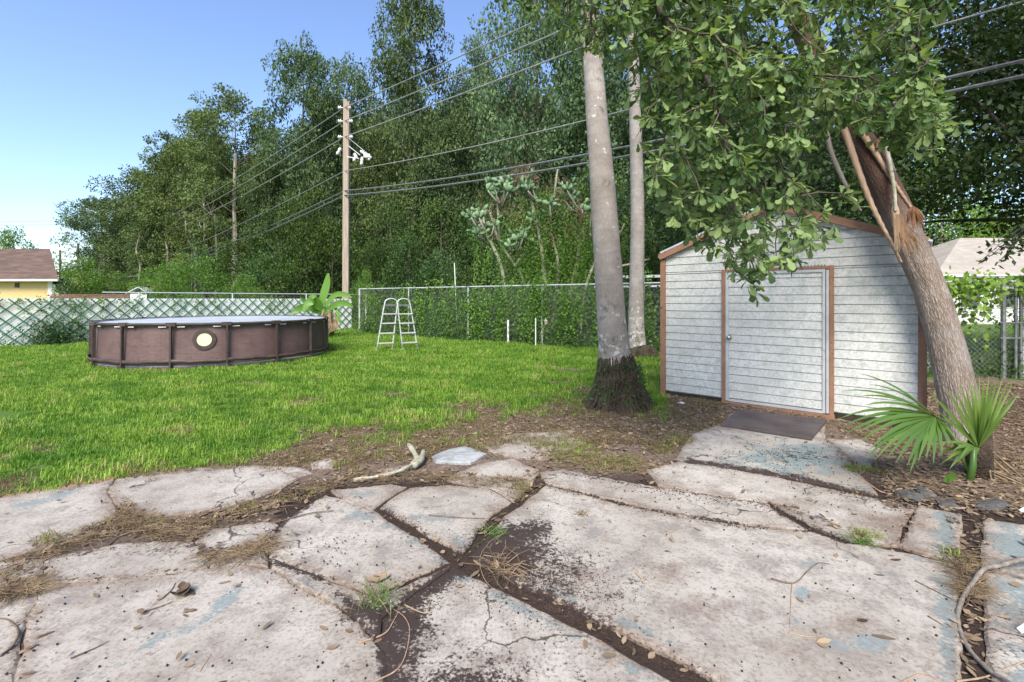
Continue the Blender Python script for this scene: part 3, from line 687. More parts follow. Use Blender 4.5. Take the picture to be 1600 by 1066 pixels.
# floating cover, slightly sagged
V = []; NR = 14
for j in range(NR+1):
    r_ = (PR-.07)*j/NR
    for i in range(64): V.append((r_*math.cos(i*math.tau/64), r_*math.sin(i*math.tau/64), .875 + .035*(j/NR)**3 + .004*mnoise.noise(Vector((r_*math.cos(i*math.tau/64)*2, r_*math.sin(i*math.tau/64)*2, 3)))))
link('pool_cover', fastmesh('pool_cover', V, [(j*64+i, j*64+(i+1) % 64, (j+1)*64+(i+1) % 64, (j+1)*64+i) for j in range(NR) for i in range(64)], M['poolcover'], True), pool)
# round porthole
pd = g(318, 577); t = math.atan2(pd[1]-PC.y, pd[0]-PC.x) ; e = Vector((math.cos(t), math.sin(t), 0)); s = Vector((-e.y, e.x, 0))
def disc(r0, r1, off, mat, name, zc=.60):
    m_ = MB(); V = []
    for rr_, dd in ((r1, 0), (r1, off), (r0, off), (r0, 0)):
        for i in range(32):
            a = i*math.tau/32; u = rr_*math.cos(a); V.append(e*(math.sqrt((PR-.03)**2 - u*u)+dd-.0) + s*u + Vector((0, 0, zc+rr_*math.sin(a))))
    m_.add(V, [(j*32+i, j*32+(i+1) % 32, (j+1)*32+(i+1) % 32, (j+1)*32+i) for j in range(3) for i in range(32)]); 
    return m_.build(name, mat, pool, False)
disc(.135, .21, .022, M['poolframe'], 'porthole_ring'); disc(.001, .136, .012, M['cream'], 'porthole_disc')

# ------------------------------------------------------------------ pool ladder on the lawn
LB = Vector(g(621, 547)); LH = 1.46
lad = empty('pool_ladder', LB, math.radians(-4), 'white A-frame pool ladder with four steps a side standing on the lawn', 'ladder')
YA = math.radians(48)                          # how far each half is turned
for sg in (-1, 1):
    u = Vector((math.cos(.62*1)*.44/2, math.sin(.62)*.44/2, 0))       # half width across a ladder half
    top = Vector((sg*.12, 0, LH)); foot = Vector((sg*.30, sg*.05, 0.0))
    c_top = Vector((sg*.165, 0, LH)); c_bot = Vector((sg*.335, sg*.12, 0))
    pts = []
    for k in range(5): pts.append(c_bot.lerp(c_top, k/5*.93) - u*(1 - .16*k/5))
    for k in range(9):
        a = math.pi - k*math.pi/8; cc = c_bot.lerp(c_top, .92); pts.append(cc + u*.80*math.cos(a) + Vector((0, 0, .11*math.sin(a)/1.0)))
    for k in range(4, -1, -1): pts.append(c_bot.lerp(c_top, k/5*.93) + u*(1 - .16*k/5))
    half = MB().tube(pts, .019, 8).build('ladder_frame', M['galv'], lad, True)
    for k in range(5):
        f = (.14, .33, .52, .70, .87)[k]; c_ = c_bot.lerp(c_top, f); uu = u*(1 - .16*f*1.1)
        nm = u.cross(Vector((0, 0, 1))).normalized()
        if k < 4: MB().bar(c_ - uu*1.05, c_ + uu*1.05, .10, .03).build('step', M['ladderplastic'], half)
        else: MB().bar(c_ - uu*.98, c_ + uu*.98, .03, .05).build('crossbar', M['galv_dark'], half)
    for q in (-1, 1): MB().tube([c_bot + u*q + Vector((0,0,-.01)), c_bot + u*q + Vector((0,0,.05))], .026, 8).build('foot', M['ladderplastic'], half)

# ------------------------------------------------------------------ lattice fence with white slats
Q0 = Vector(g(550, 515)); Q1 = Vector(g(0, 543.5)); LDv = (Q1 - Q0).normalized(); LL = 19.0; LT = 1.43
lat = empty('lattice_fence', Q0, math.atan2(LDv.y, LDv.x), 'low white slat fence behind green diamond lattice along the left lot line', 'fence')
# local +x runs from the corner to the left; the photo's "/" leans towards local -x with height
def dia(x0, sgn, w_, th, y, mat, name, L=LL, T=LT):
    # strip starting at (x0, 0) rising at 45 degrees towards sgn*x, clipped to [0, L] x [0, T]
    a = 0.0; b = T
    if sgn > 0: a = max(a, -x0); b = min(b, L - x0)
    else: a = max(a, x0 - L); b = min(b, x0)
    if b - a < .05: return
    jz = R.uniform(-.006, .006)
    MB().bar((x0 + sgn*a, y, a + .02), (x0 + sgn*b, y + jz, b + .02), w_, th, (0, 1, 0)).build(name, M[mat], lat)
x = -0.0
while x < LL + LT:
    dia(x, -1, .051 + R.uniform(-.003, .002), .006, -.02, 'slat', 'slat'); x += .082
x = -LT + .1
while x < LL + LT:
    dia(x, -1, .036, .010, .022, 'lattice', 'lattice_strip'); dia(x, 1, .036, .010, .034, 'lattice', 'lattice_strip'); x += .37
for k in range(8): MB().tube([(k*2.6+.05, -.06, 0), (k*2.6+.05, -.06, LT+.03)], .028, 8).build('post', M['galv'], lat)
MB().tube([(0, -.045, LT+.01), (LL, -.045, LT+.01)], .018, 6).build('top_rail', M['galv'], lat)

# ------------------------------------------------------------------ chain link fences
def chainlink(name, a, b, H, step, label, cell=.075, posts=True, wr=.0022):
    a = Vector(a); b = Vector(b); d = b - a; L = d.length
    r = empty(name, a, math.atan2(d.y, d.x), label, 'fence')
    V = []; Fc = []
    def wire(p, q):
        o = len(V); e = .0028
        for c_ in (p, q): V.extend([(c_[0]-wr, 0, c_[1]), (c_[0]+wr, 0, c_[1]), (c_[0], e, c_[1])])
        Fc.extend([(o, o+1, o+4, o+3), (o+1, o+2, o+5, o+4), (o+2, o, o+3, o+5)])
    x = -H
    while x < L:
        a0 = max(0, -x); b0 = min(H, L-x)
        if b0 > a0: wire((x+a0, a0), (x+b0, b0))
        a0 = max(0, x+H-L); b0 = min(H, x+H)
        if b0 > a0: wire((x+H-a0, a0), (x+H-b0, b0))
        x += cell
    n_ = link('wire_mesh', fastmesh('wire_mesh', V, Fc, M['galv_dark']), r); n_['kind'] = 'stuff'
    MB().tube([(0, .02, H+.01), (L, .02, H+.01)], .021, 8).build('top_rail', M['galv'], r)
    k = 0
    while k*step <= L + .01:
        MB().tube([(k*step, .03, -.05), (k*step, .03, H+.03)], .030 if k else .04, 8).build('post', M['galv'], r); k += 1
    return r
C0 = Vector(g(561, 521)); C1 = Vector(g(1010, 551)); CD = (C1 - C0).normalized()
cf = chainlink('chain_link_fence', C0, C0 + CD*21.0, 1.86, 3.02, 'tall chain link fence with grey rail across the back of the lawn')
LN = Vector((-LDv.y, LDv.x, 0)); 
if LN.y < 0: LN = -LN
cf2 = chainlink('chain_link_fence', Q0 + LN*.45 - LDv*1.0, Q0 + LN*.45 + LDv*9, 1.66, 3.0, 'chain link fence seen just above the white slats', .075)

# stakes along the fence
def stake(px, py_top, py_bot, r_, label, lean=0):
    b = Vector(g(px, py_bot)); b -= Vector((0, .0, 0)); t = Vector(at(px + lean, py_top, b.y))
    o = MB().tube([(0, 0, -.1), tuple((t-b)*.5), tuple(t-b)], [r_, r_*.95, r_*.9], 8).build('stake', M['whiteplastic'], loc=b)
    tag(o, label, 'stake'); return o
stake(715, 411, 528, .02, 'tall thin white stake rising above the back fence', -5)
stake(794, 500, 537, .035, 'short thick white stake before the vines')
stake(837, 497, 541, .018, 'thin white stake low before the vines, right of the thick one')
b = g(845, 546); tg = cubic([at(843, 524, 13.6), at(848, 515, 13.5), at(853, 506, 13.4), at(852, 497, 13.4)], 5)
o = MB().tube([Vector(p) - Vector(tg[0]) for p in tg], [.008]*9 + [.03, .045, .05, .05, .04, .02, .01, .004][:len(tg)-9], 8).build('hanging_root', M['palestick'], loc=tg[0]); tag(o, 'pale curled dead stem caught in the vines', 'stem')

# ------------------------------------------------------------------ utility poles and wires
P1 = Vector((-8.42, 24, 0)); P2 = Vector((-79, 86, 0)); P3 = P1 + (P1 - P2).normalized()*45
PT = CH + (HZ-160)/F*24
pole = empty('utility_pole', P1, 0, 'tall square weathered wooden utility pole behind the fence corner', 'utility pole')
MB().bar((0, 0, 0), (.06, 0, PT), .30, .24, (0, 1, 0)).build('shaft', M['polewood'], pole)
mbq = MB().bar((.0, -.02, PT+.0), (.0, -.02, PT+.12), .2, .2, (0, 1, 0))
mbq.build('pole_cap', M['palebark'], pole)
wd = (P2 - P1).normalized()
ATT = [(PT-.30, 1.9, .5), (PT-.98, 1.9, .5), (PT-1.78, 1.9, .5), (PT-3.5, 2.0, 1.15), (CH+(HZ-299)/F*24, 2.2, 1.2), (CH+(HZ-306)/F*24, 2.2, 1.25)]
for k in range(3):
    z = ATT[k][0]
    for sx in (-.30, .30) if k else (-.30, .22):
        ins = MB().tube([(sx*.4, -.05, z), (sx*1.25, -.05, z+.0)], [.035, .05], 8); ins.tube([(sx*.75, -.05, z), (sx*.85, -.05, z)], .10, 10); ins.tube([(sx*1.05, -.05, z), (sx*1.15, -.05, z)], .10, 10); ins.build('insulator', M['porcelain'], pole, True)
# cut-outs and brackets hanging at the right side
z0_ = PT - 2.3
br = MB(); br.bar((.12, -.1, z0_+.1), (.80, -.25, z0_-.45), .04, .04); br.bar((.12, -.1, z0_-.5), (.75, -.25, z0_-.62), .05, .05); br.bar((.12, -.1, z0_+.5), (1.15, -.2, z0_-.35), .025, .025)
brk = br.build('bracket', M['galv'], pole)
for (dx, dz, a, l_) in ((.45, -.75, .5, .35), (.62, -.62, -.4, .3), (.85, -.95, .1, .42), (1.1, -.45, -.9, .38), (1.2, -.7, .6, .25), (-.38, -.42, .5, .4)):
    t_ = MB(); p = Vector((dx, -.2, z0_+dz)); q = p + Vector((math.sin(a)*l_, 0, math.cos(a)*l_)); t_.tube([p, p.lerp(q, .3), p.lerp(q, .5), p.lerp(q, .7), q], [.05, .09, .05, .09, .045], 8); t_.build('fuse_cutout', M['porcelain'], pole, True)
MB().box(1.0, 1.3, -.32, -.12, z0_-.58, z0_-.40).build('lamp_head', M['whiteplastic'], pole, rot=(0, 0, 0))
MB().tube([(.17, -.12, 0.2), (.17, -.12, PT-1.2)], .018, 6).build('ground_wire', M['greywood'], pole)
def far_pole(px, ytop, Y, lab):
    t = at(px, ytop, Y); r = empty('utility_pole', (t[0], Y, 0), 0, lab, 'utility pole')
    MB().tube([(0, 0, 0), (0, 0, t[2])], [.24, .17], 8).build('shaft', M['bark'], r)
    for k in range(3): MB().bar((-.1 if px > 110 else -.1, 0, t[2]-.6-k*1.3), (1.15 if px < 110 else -1.2, 0, t[2]-.6-k*1.3+.1), .16, .16).build('crossarm', M['greywood'], r)
    return r
far_pole(122, 381, 86, 'far utility pole right of the brown roof, taller of two'); far_pole(94, 391, 92, 'far utility pole nearest the brown roof corner, shorter of two')
WL = ['top power line from the wooden pole', 'second power line from the top of the wooden pole', 'third power line from the top of the wooden pole', 'thin cable at mid height of the wooden pole', 'upper of two thick low cables on the wooden pole', 'lower of two thick low cables on the wooden pole']
for k, (z, s1, s2) in enumerate(ATT):
    def sagline(a, b, sag, n=40): return [a.lerp(b, i/n) - Vector((0, 0, 4*sag*(i/n)*(1-i/n))) for i in range(n+1)]
    a = P1 + Vector((0, -.12, z)); zz = [15, 14.2, 13.4, 10.5, 9.6, 9.2][k]*0 + z*1.0
    zl = [10.9, 10.1, 9.5, 6.8, 6.2, 5.6][k]
    left = sagline(P2 + Vector((0, 0, zl)), a, s1); right = sagline(a, P3 + Vector((0, 0, z)), s2)
    o = MB().tube([p - a for p in left + right[1:]], [.026, .026, .026, .018, .034, .036][k], 5).build('power_line', M['cable'] if k < 4 else M['galv_dark'], loc=a)
    tag(o, WL[k], 'overhead wire')
for k, (ya, yb) in enumerate(((346, 345), (354, 350))):
    a = Vector(at(-260, ya+1, 88)); b = Vector(at(140, yb, 88))
    o = MB().tube([Vector((0, 0, 0)), (b-a)*.5 - Vector((0, 0, .15)), b-a], .03, 4).build('power_line', M['cable'], loc=a); tag(o, ('upper', 'lower')[k] + ' thin far wire above the brown roofed house', 'overhead wire')
for k, (ya, yb, yc) in enumerate(((427, 432, 422), (437, 442, 430))):
    pts = cubic([at(150, ya, 45), at(205, yb, 45), at(262, yc, 45), at(330, yc-30, 42)], 8)
    o = MB().tube([Vector(p)-Vector(pts[0]) for p in pts], .022, 4).build('power_line', M['cable'], loc=pts[0]); tag(o, ('upper', 'lower')[k] + ' slack cable low before the left woods', 'overhead wire')

# ------------------------------------------------------------------ houses
def quadmesh(name, P, mat, parent, uvs=None):
    me = fastmesh(name, P, [tuple(range(len(P)))], mat, uv=uvs); return link(name, me, parent)
HY = 38.0
h1 = empty('yellow_house', (at(0, 468, HY)[0], HY, 0), 0, 'yellow walled house with brown shingle roof at the left edge', 'house')
hx = h1.location.x; xr = at(98, 437, HY)[0] - hx; xw = at(76, 437, HY)[0] - hx; ez = CH + 31/F*HY
MB().prism([(-12, .35), (xw, .35), (at(70, 437, 46.5)[0]-hx, 8.5), (-12, 8.5)], 0, ez).build('wall', M['yellowwall'], h1)
MB().box(xw-.35, xw+.02, .28, .345, 0, ez).build('corner_board', M['whitewall'], h1)
rz_ = CH + 79/F*42.2; rx = at(78, 389, 42.2)[0] - hx; xq = at(90, 437, 46.9)[0] - hx
mb = MB(); d_ = 4.4
Pv = [(-13, -.35, ez), (xr, -.35, ez), (rx, 4.2, rz_), (-13, 4.2, rz_), (xq, 8.9, ez), (-13, 8.9, ez)]
me = fastmesh('roof', Pv + [(p[0], p[1], p[2]-.12) for p in Pv], [(0,1,2,3), (3,2,4,5), (1,4,2,2), (6,9,8,7), (9,11,10,8)], M['shingle_brown'], uv=[(p[0], p[1]*1.3) for p in Pv]*2)
roof = link('roof', me, h1)
MB().box(-13, xr+.02, -.46, -.36, ez-.14, ez+.02).build('gutter', M['whitewall'], h1)
MB().box(-13, xr, -.355, .5, ez-.14, ez-.1).build('soffit', M['whitewall'], h1)
vx = at(20, 441, HY)[0]-hx
MB().box(vx-.17, vx+.17, .30, .345, ez-.62, ez-.25).build('vent', M['bark'], h1)
# a white shed roof left in the far garden
sp = at(222, 468, 30); o = empty('garden_hutch', (sp[0], 30, 0), 0.2, 'small white hutch with grey gable roof behind the white slat fence', 'hutch')
MB().box(-.45, .45, -.4, .4, 0, 1.78).build('wall', M['whitewall'], o)
mb = MB(); mb.bar((-.65, 0, 1.80), (.05, 0, 2.22), 1.0, .05); mb.bar((.0, 0, 2.22), (.6, 0, 1.80), 1.0, .05); mb.build('roof', M['galv'], o)
# brown board fence far left
fb = empty('board_fence', at(78, 470, 36)[:1] + (36, 0), 0, 'low brown board fence between yellow house and white hutch', 'fence')
for k in range(46): MB().box(k*.15, k*.15+.135, 0, .03, 0, 1.72 + R.uniform(-.02, .02)).build('board', M['brownfence'], fb)
MB().box(0, 6.9, .03, .08, 1.74, 1.82).build('cap_rail', M['brownfence'], fb)
# right house
YR = 27.0
h2 = empty('white_house', (at(1468, 468, YR)[0], YR, 0), 0, 'white house with pale tan shingle roof beyond the right fence', 'house')
ox = h2.location.x; e2 = CH + 38/F*YR; r2 = CH + 96/F*31.5
L0 = at(1452, 430, YR)[0]-ox; ridge0 = at(1500, 375, 31.5)[0]-ox
Pv = [(L0, -.4, e2), (22, -.4, e2), (22, 4.5, r2), (ridge0, 4.5, r2), (L0, 9.5, e2), (22, 9.5, e2)]
me = fastmesh('roof', Pv, [(0,1,2,3), (3,2,5,4), (0,3,4,4)], M['shingle_tan'], uv=[(p[0]*1.2, p[1]*1.8) for p in Pv]); link('roof', me, h2)
MB().box(L0+.5, 22, .2, 9, 0, e2-.02).build('wall', M['whitewall'], h2)
MB().box(L0, 22, -.45, -.405, e2-.16, e2+.01).build('fascia', M['whitewall'], h2)
for px_ in (1520, 1580, 1640):
    wx = at(px_, 468, YR)[0]-ox; f = MB().box(wx-.6, wx+.6, .15, .198, .95, 2.1).build('window', M['whitewall'], h2)
    for q in (0, 1): MB().box(wx-.54+q*.55, wx-.01+q*.55, .135, .148, 1.0, 2.05).build('pane', M['glassdark'], f)
# pale rail and van-like sheet seen beyond the fence left of the shed
tr = empty('boat_trailer', (4.0, 15.2, 0), -.5, 'pale metal trailer rail beyond the fence beside the shed', 'trailer')
MB().box(-1.4, 2.2, -.04, .04, 2.12, 2.2).build('rail', M['galv'], tr); MB().box(-1.4, 2.2, -.04, .04, 1.82, 1.88).build('rail', M['galv'], tr)
for k in (-1.3, .2, 1.9): MB().box(k, k+.07, -.035, .035, 0, 2.12).build('upright', M['galv_dark'], tr)
MB().box(.9, 1.7, .1, 1.2, .5, 1.95).build('body', M['bluesheet'], tr)
# ------------------------------------------------------------------ foliage helpers
def unit(v): return v / np.maximum(np.linalg.norm(v, axis=-1, keepdims=True), 1e-9)
def leaves(P, D, N, L, W, tint, mat, name='foliage'):
    """one quad per leaf: base P, direction D, facing N, length L, width W"""
    D = unit(D); S = unit(np.cross(D, N)); L = np.asarray(L)[:, None]; W = np.asarray(W)[:, None]
    a = P; b = P + D*L*.45 + S*W*.5; c = P + D*L; d = P + D*L*.45 - S*W*.5
    V = np.stack([a, b, c, d], 1).reshape(-1, 3); n = len(P)
    return fastmesh(name, V, np.arange(n*4).reshape(n, 4), M[mat] if isinstance(mat, str) else mat, False, {'tint': np.repeat(tint, 4)})
def crown_mesh(seed, H, Wd, zb, nclu, nleaf, lsize, prof, mat, flat=.65, spread=.5, droop=0.2, upb=.7, csize=.145):
    r = np.random.default_rng(seed)
    t = r.uniform(0, 1, nclu)**.85; th = r.uniform(0, 2*math.pi, nclu)
    pr = np.interp(t, *prof); rad = Wd/2*pr*r.uniform(.15, 1, nclu)**spread
    # lopsided: some directions reach further
    rad *= 1 + .22*np.sin(th*2+seed) + .15*np.sin(th*3+seed*2.1) + .12*np.sin(t*9+th)
    C = np.stack([rad*np.cos(th), rad*np.sin(th), zb + t*(H-zb)], 1)
    cr = csize*Wd*r.uniform(.5, 1.25, nclu)*np.interp(t, [0, .7, 1], [1, .9, .55])
    Ps, Ds, Ns, Ts = [], [], [], []
    for i in range(nclu):
        k = int(nleaf*(cr[i]/(csize*Wd))**1.6) + 8
        d = unit(r.normal(size=(k, 3))); q = d*(cr[i]*r.uniform(.25, 1, (k, 1))**.45)*np.array([1, 1, flat])
        # sub-lumps
        q += .18*cr[i]*np.sin(q[:, [1, 2, 0]]*9/cr[i]*.6 + i)
        Ps.append(C[i] + q)
        Ds.append(unit(d + r.normal(size=(k, 3))*.8 + np.array([0, 0, -droop])))
        Ns.append(unit(d*.6 + np.array([0, 0, upb]) + r.normal(size=(k, 3))*.55))
        Ts.append(np.clip(r.uniform(0, 1, k)*.55 + r.uniform(-.15, .55), 0, 1))
    P = np.concatenate(Ps); n = len(P); L = lsize*r.uniform(.6, 1.3, n)
    return leaves(P, np.concatenate(Ds), np.concatenate(Ns), L, L*r.uniform(.45, .75, n), np.concatenate(Ts), mat), C
def trunk_mesh(seed, H, r0, C, mat, zfork=.25, nlimb=26, lean=0):
    rr = random.Random(seed); mb = MB(); top = H*.9
    pts = [Vector((lean*z/H + .12*r0*4*math.sin(z*.5+seed), .1*r0*4*math.sin(z*.37+seed*2), z)) for z in np.linspace(-.2, top, 12)]
    rads = [r0*(1.35 if i == 0 else 1.0)*(1 - .88*(i/11)**1.1) for i in range(12)]
    mb.tube(pts, rads, 9)
    idx = list(range(len(C))); rr.shuffle(idx)
    for i in idx[:nlimb]:
        c = Vector(C[i]); h = max(H*zfork, c.z - (c.xy.length)*rr.uniform(.5, .9)); h = min(h, top*.97)
        k = (h+.2)/(top+.2)*11; a = pts[min(int(k), 10)].lerp(pts[min(int(k)+1, 11)], k-int(k)); rb = r0*(1 - .88*(k/11)**1.1)*.55
        m1 = a.lerp(c, .35) + Vector((rr.uniform(-.2, .2), rr.uniform(-.2, .2), rr.uniform(-.3, .1))); m2 = a.lerp(c, .7) + Vector((rr.uniform(-.3, .3), rr.uniform(-.3, .3), rr.uniform(-.1, .3)))
        mb.tube([a, m1, m2, c], [rb, rb*.7, rb*.4, rb*.15], 6)
    return mb.mesh('trunk', M[mat], True)
OAKP = ([0, .15, .45, .7, .9, 1], [.55, .85, 1, .85, .5, .2]); TALLP = ([0, .2, .5, .8, 1], [.5, .8, .9, .8, .35]); BUSHP = ([0, .3, .7, 1], [.95, 1, .8, .35]); CYP = ([0, .3, .7, 1], [.9, 1, .75, .3]); TOPP = ([0, .3, .7, 1], [.6, 1, .9, .45])
PROTO = {}
def proto(key, *a, trunk=None, **k):
    me, C = crown_mesh(*a, **k); PROTO[key] = (me, trunk_mesh(a[0], a[1], trunk[0], C, trunk[1], *trunk[2:]))
proto('oak0', 11, 18, 11, 1.5, 170, 300, .25, OAKP, 'bgleaf', trunk=(.38, 'bark'))
proto('oak1', 12, 18, 10, 1.5, 165, 300, .25, TALLP, 'bgleaf', trunk=(.34, 'bark'))
proto('oak2', 13, 18, 12, 3.0, 170, 290, .26, TOPP, 'bgleaf', trunk=(.36, 'bark'), spread=.4)
proto('cyp0', 14, 16, 8, 2.0, 150, 260, .22, CYP, 'cyleaf', trunk=(.22, 'palebark'), flat=.35, csize=.15)
proto('cyp1', 15, 17, 8.5, 6.0, 120, 250, .21, TOPP, 'cyleaf', trunk=(.24, 'palebark'), flat=.3, csize=.16)
proto('bush0', 16, 4.5, 5.0, .1, 46, 230, .13, BUSHP, 'shleaf', trunk=(.08, 'bark', .05, 16), csize=.17)
proto('bush1', 17, 4.0, 4.2, .1, 40, 230, .12, BUSHP, 'shleaf', trunk=(.08, 'bark', .05, 16), csize=.18)
proto('bush2', 18, 4.2, 4.6, .1, 46, 230, .13, BUSHP, 'vine', trunk=(.08, 'bark', .05, 16), csize=.18)
def tree(key, px, Y, H, Wd, label, cat='tree', name='broadleaf_tree', group=None, X=None, rz=None):
    base = {'oak0': (18, 11), 'oak1': (18, 10), 'oak2': (18, 12), 'cyp0': (16, 8), 'cyp1': (17, 8.5), 'bush0': (4.5, 5), 'bush1': (4, 4.2), 'bush2': (4.2, 4.6), 'dark': (9, 8)}[key]
    s = (Wd/base[1], Wd/base[1], H/base[0]); X = (px-800)/F*Y if X is None else X
    r = empty(name, (X, Y, float(gz(X, Y)[0])), R.uniform(0, 6.28) if rz is None else rz, label, cat, group, scale=s)
    link('trunk', PROTO[key][1], r); link('crown', PROTO[key][0], r)
    return r
def TH(py, Y): return CH + (HZ-py)/F*Y       # height of a top seen at row py
# the skyline, left to right
for key, px, Y, ytop, wpx, lab in (
    ('oak1', 158, 60, 310, 90, 'leftmost tree of the woods, dark rounded crown right of the far poles'),
    ('oak0', 215, 54, 268, 110, 'dark green tree second from the left end of the woods'),
    ('cyp0', 262, 48, 215, 95, 'olive green tree left of the tall bare trunked cypress, sloping crown'),
    ('cyp0', 318, 45, 172, 100, 'olive feathery tree just left of the flat topped cypress'),
    ('cyp1', 367, 41, 146, 120, 'tall flat topped cypress with a pale bare trunk'),
    ('cyp0', 412, 43, 200, 80, 'olive feathery tree between flat topped cypress and the big dark oak'),
    ('oak0', 300, 58, 225, 120, 'dark tree behind the olive feathery trees'),
    ('oak1', 475, 35, 70, 115, 'tall dark oak rising left of the wooden utility pole'),
    ('oak0', 548, 40, 105, 120, 'dark oak directly behind the wooden utility pole'),
    ('oak1', 648, 33, -10, 130, 'very tall dark oak right of the utility pole reaching the top of the photo'),
    ('oak0', 590, 37, 200, 100, 'lower dark tree right behind the utility pole'),
    ('oak0', 745, 38, 70, 110, 'dark tree between the two tallest oaks left of the grey palm'),
    ('oak2', 840, 30, -60, 170, 'broad tall oak above the cactus thicket'),
    ('oak0', 940, 28, 40, 170, 'dark tree behind the grey palm trunks'),
    ('oak1', 700, 31, 190, 110, 'lower round tree before the woods, right of the pole'),
    ('oak1', 1040, 27, -40, 190, 'dark tree behind the left end of the shed'),
    ('oak0', 1150, 24, 60, 210, 'dark tree right behind the shed roof'),
    ('oak0', 1290, 22, 90, 220, 'dark tree behind the right half of the shed'),
    ('oak1', 420, 34, 255, 80, 'lower vine clad tree left of the utility pole'),
    ('oak0', 240, 50, 330, 90, 'low dark tree at the foot of the left woods'),
):
    tree(key, px, Y, TH(ytop, Y), wpx/F*Y*1.15, lab, 'tree', {'oak': 'oak_tree', 'cyp': 'cypress_tree'}[key[:3]])
# second line behind, seen only through the gaps
for k in range(26):
    px = 190 + k*46 + R.uniform(-12, 12); Y = np.interp(px, [190, 450, 1000, 1400], [68, 50, 42, 40]) + R.uniform(-3, 3)
    yt = np.interp(px, [190, 300, 420, 500, 570, 620, 760, 1000, 1200, 1400], [320, 235, 240, 150, 190, 130, 130, 120, 160, 230]) + R.uniform(0, 40)
    tree(R.choice(['oak0', 'oak1', 'oak2']), px, Y, TH(yt, Y), R.uniform(8, 11), 'dark tree deep in the woods behind the first row of trees', 'tree', 'oak_tree', 'trees deep in the woods')
# understorey bushes in front of the trunks
k = 0
for px, Y, yt, wpx in ((420, 30, 400, 90), (470, 29, 375, 90), (585, 27, 385, 80), (640, 26, 370, 90), (690, 26, 395, 80), (740, 25, 380, 90), (520, 30, 350, 100), (610, 29, 330, 110), (690, 29, 320, 120), (790, 24, 390, 90), (850, 23, 370, 100), (900, 22, 350, 120), (960, 21, 380, 110), (1020, 20, 370, 110), (1090, 19, 350, 120),
                       (440, 31, 330, 110), (390, 33, 370, 110), (330, 36, 385, 100), (480, 31, 300, 110), (770, 27, 320, 130), (840, 26, 300, 130), (1000, 24, 300, 150), (1180, 18, 320, 160), (1100, 21, 270, 170), (930, 25, 280, 140), (1280, 17, 330, 150)):
    tree('bush%d' % (k % 2), px, Y, TH(yt, Y), wpx/F*Y*1.1, 'dark green understorey bush at the foot of the woods behind the back fence', 'bush', 'bush', 'bushes at the foot of the woods'); k += 1
for px, Y, yt, wpx, lab in ((272, 24, 412, 60, 'bright green bush behind the white slats right of the white hutch'), (128, 40, 405, 62, 'green bush between the yellow house and the woods'), (300, 29, 402, 85, 'round olive bush behind the slat fence under the cypress'),
                           (380, 26, 432, 50, 'small bush behind the slat fence left of the banana plant'), (240, 33, 420, 60, 'low bush behind the white hutch'), (165, 44, 425, 60, 'low bush above the brown board fence'),
                           (22, 62, 362, 75, 'small round tree above the ridge of the brown roof'), (570, 21.6, 425, 34, 'climbing bush at the foot of the wooden utility pole')):
    tree('bush2', px, Y, TH(yt, Y), wpx/F*Y*1.2, lab, 'bush', 'bush'); k += 1
# thin pale trunks in the left woods
for i, (pts, Y) in enumerate(([((217, 440), (219, 415), (213, 390), (220, 365)), 46], [((337, 432), (339, 400), (337, 360), (336, 335)), 40], [((367, 436), (368, 380), (366, 320), (368, 240)), 39.5], [((305, 402), (300, 385), (292, 370), (290, 345)), 43], [((300, 402), (305, 380), (300, 355)), 44], [((262, 408), (262, 395), (259, 378)), 45])):
    Pp = [Vector(at(x, y, Y)) for x, y in pts]; Pp.insert(0, Vector((Pp[0].x, Y, -.1))); c = cubic(Pp, 5); w_ = .20 if i == 2 else .10
    o = MB().tube([p - c[0] for p in c], [w_*(1-.35*j/len(c)) for j in range(len(c))], 7).build('bare_trunk', M['palebark'], loc=c[0])
    tag(o, ['leftmost crooked pale bare trunk in the left woods', 'thin pale trunk just left of the thick bare cypress trunk', 'thick straight pale bare trunk under the flat topped cypress', 'slanting pale trunk in the left woods, right one of the crossing pair', 'slanting pale trunk in the left woods, left one of the crossing pair', 'short thin pale trunk low in the left woods'][i], 'tree trunk')

# ------------------------------------------------------------------ right: dark near canopy and bright growth
me, C = crown_mesh(31, 9, 8, 3.5, 165, 360, .12, ([0, .3, .7, 1], [.85, 1, .9, .5]), 'backlitleaf', spread=.45, csize=.12)
PROTO['dark'] = (me, trunk_mesh(31, 9, .24, C, 'bark', .35, 22))
tree('dark', 0, 10.8, 9.3, 9.4, 'dark canopied oak over the right fence at the right edge', 'tree', 'oak_tree', X=14.6, rz=.5)
tree('dark', 0, 9.6, 9.4, 7.4, 'dark canopied oak beside the right end of the shed', 'tree', 'oak_tree', X=11.4, rz=2.5)
tree('dark', 0, 14.2, 7.6, 7.5, 'dark leafy tree behind the shed under the leaning palm', 'tree', 'oak_tree', X=7.6, rz=4.4)
M['brightbush'] = M['brightleaf']
me, C = crown_mesh(37, 5, 5, .5, 60, 260, .14, BUSHP, 'brightleaf', csize=.17)
tm = trunk_mesh(37, 5, .1, C, 'palebark', .1, 16)
for (px, Y, yt, wpx, lab) in ((1470, 37, 215, 150, 'bright sunlit tree between leaning palm and the tan roof'), (1590, 36, 330, 150, 'bright green tree behind the tan roof at the right edge'), (1530, 40, 322, 160, 'pale green tree behind the ridge of the tan roof')):
    H = TH(yt, Y); r = empty('leafy_tree', ((px-800)/F*Y, Y, 0), px, lab, 'tree', scale=(wpx/F*Y/5, wpx/F*Y/5, H/5)); link('trunk', tm, r); link('crown', me, r)

